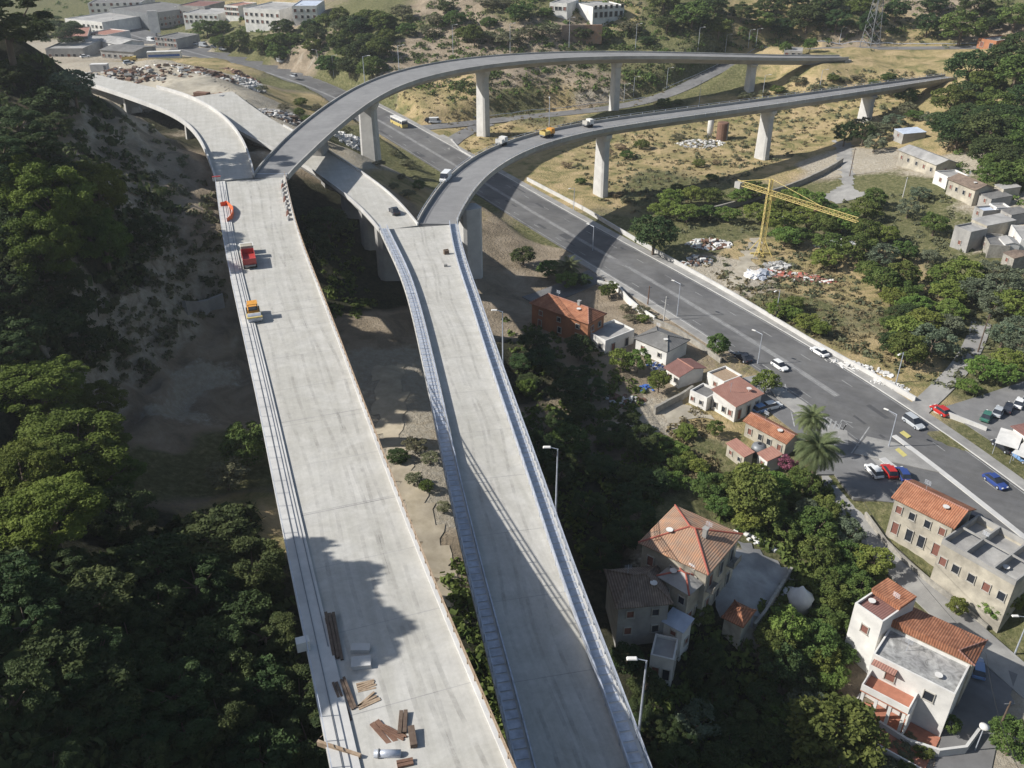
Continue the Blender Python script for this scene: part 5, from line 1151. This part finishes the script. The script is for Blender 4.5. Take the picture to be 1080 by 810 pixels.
heap('rubbish_heap','white rubbish and rubble spread along the far verge of the road','rubbish heap',905,388,7,1.8,90,['white','conc_light'],1.,.7,-.55)
heap('rubbish_heap','white rubbish bags around the lamp post on the far verge','rubbish heap',937,407,4,2,60,['white','white','conc_light'],.9,.7,-.5)
heap('blue_bin_pile','blue containers and junk in the garden by the grey bungalow','garden junk',683,410,1.6,1.2,14,['blue'],1.1,.8)
heap('garden_junk','blue and white junk between the bungalows','garden junk',690,387,2,1.6,24,['blue','white'],1.1,.6)
heap('brick_heap','rubble and red bricks in the shaded garden left of the small trees','brick heap',660,423,4,2,50,['rust','conc_light'],1.,.6)
heap('garden_junk','white pots along the top edge of the villa terrace','garden pots',797,570,4,.8,26,['white'],.9,.5,-.5)
heap('rubble_heap','large heap of white broken concrete at the end of the approach road','rubble',372,150,6,9,260,['white','conc_light'],1.8,1.6)
heap('rubble_heap','dark spoil heap topped with white sheets by the yard edge','spoil heap',303,125,9,5,160,['greywall','conc_light','wooddark'],2.,2.2)
heap('stone_bank','bank of pale broken stones between the yard and the road slope','stones',262,88,5,16,260,['conc_light','greywall'],1.6,.8,.35)
heap('scrap_row','rusty scrap and reinforcing steel row across the yard','scrap heap',165,80,30,9,120,['rust','wooddark','conc'],2.,1.6,-.1)
heap('scrap_row','rusty planks and machinery row at the near yard edge','scrap heap',118,80,16,6,60,['rust','conc'],2.,1.6)
heap('scrap_row','mixed dark machinery and timber in the middle of the yard','scrap heap',180,72,26,8,90,['rust','wooddark','white'],2.,1.4,-.1)
heap('scrap_row','brown scrap heap on the right side of the yard','scrap heap',222,79,6,4,70,['rust','wooddark'],2.2,1.5)
heap('timber_heap','long reddish timber heap at the edge of the yard lane','timber heap',212,103,9,2,80,['rust','rust','wood'],2.8,1.2,-.15,.3)
heap('timber_heap','reddish timber heap along the road slope above the stones','timber heap',252,78,10,2.5,80,['rust','wood'],2.6,1.,-.6,.3)
g=G(106,75); r=empty('site_container',g,.1,'white site container at the left end of the yard','container'); MB().box((0,0,1.3),(6,2.6,2.6)).build('body',M['white'],r); MB().box((2.2,-1.32,1.1),(.9,.05,2)).build('door',M['steel_d'],r)
g=G(174,61); r=empty('site_container',g,.2,'long white container with blue stripe in the far yard','container'); MB().box((0,0,1.5),(15,3.,3)).build('body',M['white'],r); MB().box((0,-1.53,1.3),(14,.05,1.)).build('stripe',M['lblue'] if 'lblue' in M else M['blue'],r)
g=G(137,65); truck('yellow truck standing in the middle of the far yard',g,.1,M['yellow'],M['yellow'],'tipper',6.5)
g=G(217,108); truck('dark rusty flatbed truck by the timber heap at the yard edge',g+Vector((0,0,.2)),-.3,M['rust'],M['rust'],'box',7)
g=G(231,109); truck('small grey dumper next to the rusty flatbed truck',g+Vector((0,0,.2)),-.2,M['steel_d'],M['steel_d'],'tipper',4.5,'dumper','dumper')
g=G(141,118); r=empty('white_tarp_stack',(g.x,g.y,H(g.x,g.y)),.3,'white covered stack in the dark hollow under the curved deck','stack'); MB().box((0,0,.8),(5,3,1.6),taper=.8).build('cover',M['white'],r)
# brick patch on far slope
g=G(604,44); r=empty('brick_retaining_wall',g,.05,'red-brown brick retaining wall on the slope behind the high ramp','retaining wall')
MB().box((0,0,3),(10,1.,8)).build('wall',M['roofbrown'],r); MB().box((9,0.3,3),(8,1.,8)).build('wing_wall',M['roofold'],r)
# ------------------------------------------------------------------ vegetation
def crown_mesh(name,m,nclump,leaves,leaf,flat=.8,seed=0,core=.62,clr=(.24,.38),umb=False,hole=.0,stemleaf=0.):
    g=np.random.default_rng(seed); Vs=[]
    i=np.arange(nclump)+.5; ph=np.arccos(1-1.75*i/nclump); th=np.pi*(1+5**.5)*i
    d=np.stack([np.cos(th)*np.sin(ph),np.sin(th)*np.sin(ph),np.cos(ph)],1); d+=g.normal(0,.12,d.shape); d/=np.linalg.norm(d,axis=1,keepdims=True)
    rr=g.uniform(core,.86,nclump)*(1+.25*(g.random(nclump)-.5))
    cs=d*rr[:,None]; cr=g.uniform(clr[0],clr[1],nclump)
    keep=g.random(nclump)>hole; cs=cs[keep];cr=cr[keep]
    n=leaves//len(cs)
    for c,r in zip(cs,cr):
        e=g.normal(0,1,(n,3)); e/=np.linalg.norm(e,axis=1,keepdims=True)
        e[:,2]=np.where(e[:,2]<-.35,-e[:,2],e[:,2])
        out=c/np.linalg.norm(c); e=e+out*.25; e/=np.linalg.norm(e,axis=1,keepdims=True)
        p=c+e*(r*g.uniform(.55,1.08,(n,1)))
        nrm=e+g.normal(0,.85,(n,3)); nrm/=np.linalg.norm(nrm,axis=1,keepdims=True)
        t=np.cross(nrm,g.normal(0,1,(n,3))); t/=np.linalg.norm(t,axis=1,keepdims=True); b=np.cross(nrm,t)
        s=leaf*g.uniform(.6,1.4,(n,1)); 
        q=np.stack([p-t*s-b*s*.55,p+t*s*.9-b*s*.5+nrm*s*.25,p+t*s+b*s*.6,p-t*s*.8+b*s*.55-nrm*s*.2],1)
        q[:,:,2]*=flat
        Vs.append(q.reshape(-1,3))
    co=np.concatenate(Vs).astype(np.float32); nf=len(co)//4
    me=bpy.data.meshes.new(name); me.vertices.add(len(co)); me.vertices.foreach_set('co',co.ravel())
    me.loops.add(len(co)); me.loops.foreach_set('vertex_index',np.arange(len(co),dtype=np.int32))
    me.polygons.add(nf); me.polygons.foreach_set('loop_start',np.arange(0,len(co),4,dtype=np.int32)); me.update(calc_edges=True)
    me.materials.append(m); return me
CM={}
for key,m,kw in (('pine','leaf_pine',dict(nclump=60,leaves=27000,leaf=.021,flat=.62,clr=(.14,.26))),
                 ('dark','leaf_dark',dict(nclump=30,leaves=5200,leaf=.045,flat=.85,clr=(.2,.36))),
                 ('mid','leaf_mid',dict(nclump=28,leaves=4200,leaf=.05,flat=.85,clr=(.2,.36))),
                 ('bright','leaf_bright',dict(nclump=22,leaves=3200,leaf=.055,flat=.8,clr=(.22,.38))),
                 ('olive','leaf_olive',dict(nclump=24,leaves=2800,leaf=.048,flat=.8,clr=(.2,.36),hole=.15)),
                 ('scrub','leaf_scrub',dict(nclump=14,leaves=1100,leaf=.075,flat=.6,clr=(.25,.45))),
                 ('dry','leaf_dry',dict(nclump=12,leaves=800,leaf=.08,flat=.55,clr=(.25,.45))),
                 ('pink','leaf_pink',dict(nclump=14,leaves=1400,leaf=.06,flat=.8)),
                 ('hill','leaf_dark',dict(nclump=44,leaves=14000,leaf=.028,flat=.8,clr=(.13,.3),hole=.12))):
    CM[key]=[crown_mesh('crown',M[m],seed=s,**kw) for s in range(3)]
def trunk_mesh(seed):
    random.seed(seed); mb=MB(); mb.tube((0,0,-.15),(.02,.03,.45),.055,.04,7)
    for k in range(5):
        a=k*1.257+random.random(); mb.tube((.02,.03,.36+.03*k),(math.cos(a)*.4,math.sin(a)*.4,.72+random.random()*.15),.024,.008,5)
    me=bpy.data.meshes.new('trunk'); me.from_pydata(mb.v,[],mb.f); me.materials.append(M['bark']); me.update(); return me
TM=[trunk_mesh(s) for s in range(3)]
random.seed(11)
def plant_at(x,y,r,hgt,kind,label,group=None,zb=None,name=None,shrub=False):
    z=H(x,y) if zb is None else zb
    nm=name or ('shrub' if shrub else {'pine':'pine_tree','olive':'olive_tree'}.get(kind,'tree')); k=random.randrange(3)
    root=empty(nm,(x,y,z),0,label,'shrub' if shrub else {'pine':'pine tree','olive':'olive tree'}.get(kind,'tree'),group)
    t=bpy.data.objects.new('trunk' if not shrub else 'stem',TM[k]); C.objects.link(t); t.parent=root; t.scale=(r*1.3 if not shrub else r,r*1.3 if not shrub else r,hgt*.95)
    c=bpy.data.objects.new('crown' if not shrub else 'foliage',CM[kind][k]); C.objects.link(c); c.parent=root
    ch=hgt*(.42 if not shrub else .5)
    c.location=(0,0,hgt-ch*.86); c.scale=(r*random.uniform(.95,1.12),r*random.uniform(.9,1.08),ch/.8 if kind not in('pine',) else ch/.62); c.rotation_euler=(random.uniform(-.08,.08),random.uniform(-.08,.08),random.uniform(0,6.28))
    return root
def tree_px(px,py,rpx,kind,label,group=None,hf=1.5,shrub=False,name=None,**kw):
    # crown centre pixel -> ground
    r=2.
    for _ in range(3):
        g=G(px,py,r*hf*.6); dep=depth((g.x,g.y,g.z)); r=rpx*dep/F
    return plant_at(g.x,g.y,r,max(r*hf,1.2),kind,label,group,shrub=shrub,name=name,**kw)
SDV=Vector((1.35,.10,-1.))
NAMED=[
(50,215,48,'pine','broad sunlit green pine crown standing out on the left hillside'),
(100,203,36,'pine','smaller sunlit pine touching the right side of the broad crown on the left hillside'),
(28,190,30,'pine','pine at the left edge above the broad sunlit crown'),
(40,262,42,'pine','pine below the broad sunlit crown, half in shade'),
(108,255,34,'pine','round pine on the shaded right flank of the left hill cluster'),
(150,245,22,'hill','small dark tree at the bare slope edge on the left hill'),
(76,92,26,'olive','pale grey-green tree high on the upper left slope'),
(40,410,50,'pine','bright green pine at the left edge in the middle of the picture'),
(98,425,30,'pine','pine crown tucked right of the bright one at the left edge'),
(75,470,58,'pine','largest bright green pine crown on the left side'),
(20,500,50,'pine','pine crown at the left edge below the bright one'),
(115,500,38,'pine','pine bulging to the right below the largest bright crown'),
(50,545,58,'pine','pine below the largest crown, fading into shade'),
(130,545,34,'hill','dark tree between the pines and the shaded scrub'),
(258,470,26,'mid','grey-green tree growing beside the left edge of the wide viaduct'),
(238,500,22,'scrub','loose bushy tree left of the viaduct edge in half shade'),
(690,247,25,'dark','dense dark green round tree beside the main road after the flyover shadow'),
(757,365,13,'mid','round green tree on the near kerb by the dark car'),
(808,403,13,'bright','leafy tree between the pink-roofed bungalow and the road'),
(755,452,9,'mid','small clipped ball-shaped tree on the bungalow path'),
(830,489,10,'pink','pink blossoming tree beside the tall palms'),
(795,522,32,'mid','large green tree between villa and palms'),
(655,380,13,'bright','fresh green tree left of the white bungalow gardens'),
(673,380,13,'bright','fresh green tree in front of the grey bungalow'),
(695,402,12,'bright','leafy green tree below the white bungalows'),
(557,408,10,'bright','lone light green bush in the shade right of the ramp'),
(829,51,7,'mid','small round tree next to the concrete kiosk'),
(855,47,7,'mid','round green tree at the bend of the upper road'),
(892,140,13,'hill','left tree of a dark pair by the field path'),
(911,141,12,'hill','right tree of a dark pair by the field path'),
(715,638,14,'bright','small bright tree between the villa and the brown-roofed house'),
(741,648,12,'mid','dark green tree at the corner of the villa and the orange pavilion'),
(325,265,30,'hill','dark tree filling the gap between the wide viaduct and the approach road'),
(345,235,22,'hill','dark tree under the high ramp junction'),
(880,775,46,'mid','large spreading tree at the bottom beside the white house garden'),
(1068,780,26,'mid','green tree at the bottom right corner'),
(1048,640,14,'bright','leafy tree in front of the roofless building, left one'),
(1068,632,13,'bright','leafy tree in front of the roofless building, right one'),
(1010,640,11,'bright','small green bush-like tree by the stone lane wall'),
(905,662,15,'mid','round tree right against the tower-like white house'),
(500,36,11,'mid','rounded green tree on the brown slope above the high ramp'),
(1003,765,11,'mid','small tree by the white house back wall'),
]
for a in NAMED: tree_px(a[0],a[1],a[2],a[3],a[4],hf=1.9 if a[2]<15 or (a[3]=='pine' and a[1]<400) else (1.2 if a[3]=='pine' else 1.6))
CLEAR=[(795,605,38),(775,640,24),(700,435,22),(730,650,14),(785,280,18),(880,190,14),(740,470,12),(840,632,10),(915,720,12)]
def scatter(poly,n,rp,kinds,label,group,shrub=False,hf=1.5,mind=.9,name=None):
    if not shrub: n=int(n*.66); rp=(rp[0]*1.15,rp[1]*1.15)
    xs=[p[0] for p in poly];ys=[p[1] for p in poly]; cnt=0; tries=0; loc=[]
    while cnt<n and tries<n*60:
        tries+=1; x=random.uniform(min(xs),max(xs)); y=random.uniform(min(ys),max(ys)); c=False;j=len(poly)-1
        for i in range(len(poly)):
            if (poly[i][1]>y)!=(poly[j][1]>y) and x<(poly[j][0]-poly[i][0])*(y-poly[i][1])/(poly[j][1]-poly[i][1])+poly[i][0]: c=not c
            j=i
        if not c: continue
        rpx=random.uniform(*rp)
        if any((x-u)**2+((y-v)*1.4)**2<(mind*(rpx+w_)/1.0)**2 for u,v,w_ in loc): continue
        gg=G(x,y,2.); rm=rpx*depth((gg.x,gg.y,gg.z))/F
        if any((gg.x-a)**2+(gg.y-b)**2<(q+rm*.75)**2 for a,b,q in FOOT): continue
        if any(min((p.x-gg.x)**2+(p.y-gg.y)**2 for p in rd.c)<(hh_+rm*.6)**2 for rd,hh_ in ((hw,9.5),(slip,4),(lane,3),(park,6.5),(layby,5),(siden,2.2),(yardlane,3.5))): continue
        if any((x-a)**2+((y-b)*1.3)**2<(q+rpx*.8)**2 for a,b,q in CLEAR): continue
        loc.append((x,y,rpx)); k=random.choice(kinds)
        tree_px(x,y,rpx,k,label,group,hf=hf*random.uniform(.85,1.2),shrub=shrub,name=name); cnt+=1
# orchards and woods, right side
scatter([(705,205),(745,195),(800,190),(850,200),(890,215),(900,250),(870,275),(850,255),(790,240),(700,225)],34,(9,16),['bright','mid','bright'],'one of the bushy green trees thicketed around the tower crane','green trees around the crane',hf=1.3,mind=.5)
scatter([(890,215),(960,195),(1010,225),(1000,265),(1010,300),(960,330),(925,300),(890,280)],30,(9,17),['mid','olive','bright','mid'],'one of the orchard trees between the crane and the hillside hamlet','orchard trees below the hamlet',hf=1.4,mind=.6)
scatter([(905,330),(960,310),(985,360),(960,390),(930,375),(900,360)],9,(9,15),['mid','dark'],'one of the green trees on the dry field by the rubbish verge','trees on the dry field',hf=1.4,mind=.6)
scatter([(960,330),(1000,290),(1080,270),(1080,400),(1040,425),(985,395),(955,375)],32,(13,21),['olive','olive','mid','bright'],'one of the silvery olive trees in the grove at the right','olive grove trees',hf=1.4,mind=.55)
scatter([(980,395),(1010,395),(1050,420),(1035,436),(1005,420)],6,(9,13),['bright','mid'],'one of the bright shrubs on the corner above the car park','shrubs by the car park',hf=1.2,mind=.5)
scatter([(800,325),(830,315),(880,345),(870,355),(835,340)],8,(9,13),['mid','bright'],'one of the low trees on the verge slope behind the road wall','verge trees behind the road wall',hf=1.2,mind=.6)
scatter([(1030,60),(1080,45),(1080,225),(1060,215),(1030,160),(995,130),(1005,100)],34,(13,24),['dark','mid','dark'],'one of the dense dark trees on the steep right hillside','dense trees on the right hillside',hf=1.3,mind=.45)
scatter([(700,0),(1080,0),(1080,35),(1000,28),(940,30),(900,22),(850,28),(790,28),(740,35),(700,30)],42,(11,20),['dark','hill','mid'],'one of the dark wood trees along the top right ridge','wood along the top right ridge',hf=1.3,mind=.8)
scatter([(350,20),(480,0),(560,0),(700,30),(690,45),(600,40),(540,45),(430,30),(360,60)],26,(8,15),['scrub','mid','dark','scrub'],'one of the scattered bushes on the brown slope behind the high ramp','bushes on the brown slope',shrub=True,hf=1.1,mind=.8)
scatter([(205,20),(300,25),(360,10),(420,20),(395,70),(360,75),(330,58),(300,55),(230,48)],26,(9,16),['mid','dark','mid'],'one of the green bushes on the bank above the far bend','bushes above the far bend',shrub=True,hf=1.1,mind=.6)
scatter([(265,85),(340,115),(370,140),(340,150),(300,120)],10,(6,9),['mid','scrub'],'one of the bushes on the slope between yard and road','bushes between yard and road',shrub=True,hf=1.1)
scatter([(400,150),(440,165),(445,215),(420,205),(400,185)],8,(5,9),['mid','scrub'],'one of the bushes beside the tall pier by the junction','bushes by the tall pier',shrub=True,hf=1.)
scatter([(640,95),(780,95),(900,70),(1000,75),(960,100),(720,115)],22,(5,9),['scrub','mid','scrub'],'one of the low shrubs on the grass between the two high decks','shrubs between the high decks',shrub=True,hf=.9)
scatter([(590,165),(720,140),(800,150),(720,215),(650,225),(600,190)],16,(5,9),['scrub','mid','dry'],'one of the low shrubs in the dry meadow round the flyover pier','shrubs in the dry meadow',shrub=True,hf=.9)
scatter([(905,105),(1000,95),(1010,150),(950,150),(900,160)],16,(7,12),['olive','mid','scrub'],'one of the loose trees near the last flyover pier','trees near the last flyover pier',hf=1.3,mind=.6)
# gardens by the houses
scatter([(540,270),(600,262),(650,310),(625,305),(560,300)],9,(8,12),['mid','bright','dark'],'one of the garden trees in the shade above the orange house','garden trees above the orange house',hf=1.3,mind=.7)
scatter([(655,310),(690,335),(680,342),(655,330)],5,(6,9),['scrub','bright'],'one of the bushes in the plot behind the white roadside wall','bushes behind the white wall',shrub=True,hf=1.,mind=.7)
scatter([(690,460),(735,450),(745,500),(700,510),(685,490)],9,(10,15),['bright','mid'],'one of the bright shrubs in the sunny garden below the maroon roof','sunny garden shrubs',shrub=True,hf=1.,mind=.6)
scatter([(735,500),(850,500),(900,520),(935,600),(905,610),(860,600),(800,560),(745,530)],30,(12,20),['mid','mid','bright','olive'],'one of the leafy trees filling the gully between villa and lane','leafy trees between villa and lane',hf=1.4,mind=.6)
scatter([(835,600),(900,600),(915,640),(895,690),(880,715),(830,700),(805,670),(830,640)],20,(13,20),['mid','bright','mid'],'one of the rounded green trees beside the tower-like house','rounded trees by the tower house',hf=1.4,mind=.6)
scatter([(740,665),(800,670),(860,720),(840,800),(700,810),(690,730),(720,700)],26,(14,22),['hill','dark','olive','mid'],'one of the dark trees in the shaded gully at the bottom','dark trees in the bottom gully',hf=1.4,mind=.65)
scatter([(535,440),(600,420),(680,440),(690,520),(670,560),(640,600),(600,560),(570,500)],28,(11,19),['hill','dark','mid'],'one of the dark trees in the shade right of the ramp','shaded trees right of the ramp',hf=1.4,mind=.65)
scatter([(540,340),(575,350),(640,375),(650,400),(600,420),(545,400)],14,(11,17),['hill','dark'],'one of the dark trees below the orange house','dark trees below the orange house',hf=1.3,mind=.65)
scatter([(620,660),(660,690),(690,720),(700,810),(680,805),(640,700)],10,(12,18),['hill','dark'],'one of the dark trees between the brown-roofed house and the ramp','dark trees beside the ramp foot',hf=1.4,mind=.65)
scatter([(975,570),(1000,600),(1060,640),(1075,660),(1050,665),(1005,640),(960,600)],9,(7,11),['mid','bright','olive'],'one of the small trees in the strip between lane wall and roofless building','small trees by the lane',hf=1.2,mind=.7)
scatter([(960,770),(1020,790),(1060,800),(1040,812),(930,812),(930,780)],7,(8,13),['scrub','mid'],'one of the bushes inside the curved garden wall','bushes by the curved garden wall',shrub=True,hf=1.)
scatter([(400,455),(440,440),(475,520),(470,545),(440,520)],6,(8,12),['scrub','dark','mid'],'one of the bushes in the sandy gap between the two concrete decks','bushes between the decks',shrub=True,hf=1.)
# left hillside
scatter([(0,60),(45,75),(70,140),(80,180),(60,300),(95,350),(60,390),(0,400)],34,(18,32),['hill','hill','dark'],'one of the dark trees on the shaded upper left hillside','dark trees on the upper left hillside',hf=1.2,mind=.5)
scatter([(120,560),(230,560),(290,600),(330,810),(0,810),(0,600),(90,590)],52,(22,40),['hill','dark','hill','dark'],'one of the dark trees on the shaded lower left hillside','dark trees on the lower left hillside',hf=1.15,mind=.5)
# tall pines on the ridge just left of the frame, whose shadows fall on the wide viaduct
CM['ridge']=[crown_mesh('crown',M['leaf_pine'],nclump=46,leaves=9000,leaf=.06,flat=.7,clr=(.2,.32),core=.35,seed=s) for s in range(3)]
for px,py,rr,hh in ((345,598,5.2,25),(372,620,6.,26),(396,660,6.6,26),(352,672,6.4,26),(384,705,5.6,25),(350,740,5.2,25)):
    q=un(px,py,32.4)-SDV*hh; z=H(q.x,q.y); hgt=max(7,q.z+2.2-z)
    plant_at(q.x,q.y,rr,hgt,'ridge','tall umbrella pine on the ridge at the left, throwing shade on the viaduct','ridge pines by the viaduct',name='pine_tree')
# big pine at the top left
g=G(66,55); plant_at(g.x,g.y,13,15,'hill','tall dark pine with bare trunk at the top left corner',name='pine_tree')
g=G(15,75); plant_at(g.x,g.y,12,16,'hill','dark pine with leaning bare trunk at the left edge of the top corner',name='pine_tree')
# palms
def palm(label,px,py,h,R,n=60,droop=1.):
    g=G(px,py); r=empty('palm_tree',g,random.uniform(0,6),label,'palm tree')
    mb=MB(); prof=[(.5,-.4),(.42,.3),(.34,h*.5),(.36,h*.9),(.5,h)]; mb.lathe((0,0,0),prof,10); mb.build('trunk',M['palmbark'],r,smooth=True)
    vs=[];fs=[]
    for k in range(n):
        el=math.acos(1-1.35*(k+.5)/n)-.0; az=k*2.39996; L=R*random.uniform(.85,1.08); seg=7; up=math.pi/2-el
        p=Vector((0,0,h)); a=up; pts=[p.copy()]; 
        for s in range(seg):
            a-=(.10+.10*s/seg*2)*droop*random.uniform(.8,1.2); p=p+Vector((math.cos(az)*math.cos(a),math.sin(az)*math.cos(a),math.sin(a)))*L/seg; pts.append(p.copy())
        side=Vector((-math.sin(az),math.cos(az),0))
        for s in range(seg):
            for q in range(3):
                t=(s+q/3)/seg; c=pts[s].lerp(pts[s+1],q/3); d=(pts[s+1]-pts[s]).normalized(); ln=R*.26*math.sin(math.pi*min(1,t*.85+.12))
                for sg in (-1,1):
                    tip=c+side*sg*ln*.8+d*ln*.6+Vector((0,0,-ln*.28)); b=c+d*.11*R/2.2; i=len(vs); vs+=[c,b,tip]; fs.append((i,i+1,i+2))
        
    MB().add(vs,fs).build('fronds',M['leaf_palm'],r)
    return r
palm('tall palm with a wide grey-green crown, right and nearer of two by the junction',853,519,9.,4.6)
palm('smaller palm behind the taller one by the junction',849,478,7.5,3.6,50)
palm('lone palm in the shaded garden beside the main road',598,297,4,4.,50)
# a patch of tangled scrub over the slopes: one object
def scrub_mass(name,polys,n,m,smin,smax,kind='stuff',seed=5,leaf=.3,per=26):
    g=np.random.default_rng(seed); rnd=random.Random(seed); Q=[]
    for poly,wt in polys:
        xs=[p[0] for p in poly];ys=[p[1] for p in poly]; cnt=0; tries=0
        while cnt<n*wt and tries<n*wt*20:
            tries+=1; x=rnd.uniform(min(xs),max(xs)); y=rnd.uniform(min(ys),max(ys)); c=False;j=len(poly)-1
            for i in range(len(poly)):
                if (poly[i][1]>y)!=(poly[j][1]>y) and x<(poly[j][0]-poly[i][0])*(y-poly[i][1])/(poly[j][1]-poly[i][1])+poly[i][0]: c=not c
                j=i
            if not c: continue
            if any((x-a)**2+((y-b)*1.3)**2<q*q for a,b,q in CLEAR): continue
            gp=G(x,y); s=rnd.uniform(smin,smax)
            if gp.y>900: continue
            e=g.normal(0,1,(per,3)); e/=np.linalg.norm(e,axis=1,keepdims=True); e[:,2]=abs(e[:,2])*.7
            p=np.array([gp.x,gp.y,gp.z-.1])+e*s*g.uniform(.5,1.,(per,1)); nrm=e+g.normal(0,.5,(per,3)); nrm/=np.linalg.norm(nrm,axis=1,keepdims=True)
            t=np.cross(nrm,g.normal(0,1,(per,3))); t/=np.linalg.norm(t,axis=1,keepdims=True); b=np.cross(nrm,t); sz=leaf*s*g.uniform(.5,1.2,(per,1))
            Q.append(np.stack([p-t*sz-b*sz*.6,p+t*sz-b*sz*.5,p+t*sz*.8+b*sz*.6,p-t*sz+b*sz*.5],1).reshape(-1,3)); cnt+=1
    co=np.concatenate(Q).astype(np.float32); nf=len(co)//4
    me=bpy.data.meshes.new(name); me.vertices.add(len(co)); me.vertices.foreach_set('co',co.ravel()); me.loops.add(len(co)); me.loops.foreach_set('vertex_index',np.arange(len(co),dtype=np.int32))
    me.polygons.add(nf); me.polygons.foreach_set('loop_start',np.arange(0,len(co),4,dtype=np.int32)); me.update(calc_edges=True); me.materials.append(m)
    o=bpy.data.objects.new(name,me); C.objects.link(o); return tag(o,kind=kind)
scrub_mass('hillside_scrub',[([(0,60),(60,60),(120,130),(190,220),(120,330),(140,390),(60,395),(0,400)],.35),([(90,590),(260,530),(340,810),(0,810),(0,590)],.65)],1500,M['leaf_dark'],1.,2.4,seed=1)
scrub_mass('valley_scrub',[([(530,330),(640,370),(700,430),(690,560),(620,600),(560,480)],.3),([(690,650),(860,700),(930,810),(690,810)],.25),([(310,230),(370,230),(395,330),(360,340)],.08),([(480,560),(520,700),(540,780),(500,740),(470,620)],.07),([(740,500),(880,510),(930,600),(880,720),(800,660)],.3)],1300,M['leaf_mid'],.7,1.7,seed=2)
scrub_mass('field_scrub',[([(590,160),(900,70),(1000,80),(960,110),(720,215),(650,230)],.25),([(700,230),(1000,200),(1075,300),(1030,420),(960,400),(860,350),(800,330)],.35),([(350,20),(560,0),(1060,0),(1040,50),(760,60),(700,95),(480,120),(430,60)],.3),([(210,20),(340,20),(400,80),(330,62),(230,48)],.1)],1900,M['leaf_scrub'],.6,1.6,seed=3,per=18)
scrub_mass('bank_scrub',[([(350,22),(480,-8),(1070,-8),(1040,40),(900,42),(760,55),(700,90),(560,100),(480,110),(400,80)],.62),([(205,15),(345,8),(400,80),(335,62),(230,48)],.2),([(40,0),(260,0),(230,40),(100,50),(60,50)],.06),([(1000,90),(1080,40),(1080,225),(1010,180)],.12)],1300,M['leaf_mid'],1.,2.6,seed=8,per=34,leaf=.2)
scrub_mass('bank_scrub',[([(350,22),(480,-8),(1070,-8),(1040,40),(900,42),(760,55),(700,90),(560,100),(480,110),(400,80)],1.)],520,M['leaf_dark'],1.2,3.,seed=9,per=40,leaf=.18)
scrub_mass('slope_weeds',[([(130,110),(225,190),(235,300),(235,330),(120,430),(110,300)],1.)],420,M['leaf_scrub'],.5,1.5,seed=10,per=26)
scrub_mass('dry_weeds',[([(590,160),(900,70),(1000,80),(960,110),(720,215),(650,230)],.4),([(740,280),(870,270),(930,330),(940,390),(800,330)],.2),([(400,100),(700,60),(700,110),(480,135),(410,110)],.2),([(690,435),(740,430),(760,500),(690,520)],.1),([(470,125),(560,118),(620,135),(500,170)],.1)],2200,M['leaf_dry'],.4,1.1,seed=4,per=16)
# ------------------------------------------------------------------ light, camera
SD=Vector((1.35,.10,-1.))
sun=bpy.data.lights.new('sun','SUN'); sun.energy=4.6; sun.angle=math.radians(.53); sun.color=(1,.965,.90)
so=bpy.data.objects.new('sun',sun); C.objects.link(so); so.rotation_euler=SD.to_track_quat('-Z','Y').to_euler(); so.location=(-100,0,200)
wd=bpy.data.worlds.new('World'); bpy.context.scene.world=wd; wd.use_nodes=True; nt=wd.node_tree
sky=nt.nodes.new('ShaderNodeTexSky'); sky.sky_type='NISHITA'; sky.sun_disc=False
sky.sun_elevation=math.atan2(1,math.hypot(1.35,.1)); sky.sun_rotation=math.atan2(-1.35,-.1)%(2*math.pi); sky.altitude=100; sky.air_density=1.2; sky.dust_density=1.5
nt.links.new(sky.outputs[0],nt.nodes['Background'].inputs['Color']); nt.nodes['Background'].inputs['Strength'].default_value=.075
cam=bpy.data.cameras.new('camera'); co=bpy.data.objects.new('camera',cam); C.objects.link(co)
co.location=(0,0,HC); co.rotation_euler=(math.radians(90-30.3),0,0); cam.sensor_width=36; cam.lens=F/1080*36; cam.clip_end=8000; cam.clip_start=.5
hz=MB().box((0,1200,55-15),(5800,6400,170)); hm=bpy.data.materials.new('haze'); hm.use_nodes=True; hn=hm.node_tree
for k in list(hn.nodes):
    if k.type=='BSDF_PRINCIPLED': hn.nodes.remove(k)
pv_=hn.nodes.new('ShaderNodeVolumePrincipled'); pv_.inputs['Color'].default_value=(.88,.92,1,1); pv_.inputs['Density'].default_value=.00013; pv_.inputs['Anisotropy'].default_value=.2
hn.links.new(pv_.outputs[0],hn.nodes['Material Output'].inputs['Volume'])
hz.build('haze',hm,kind='stuff')
sc=bpy.context.scene; sc.camera=co
sc.view_settings.view_transform='Standard'; sc.view_settings.look='None'; sc.view_settings.exposure=.45; sc.view_settings.gamma=1
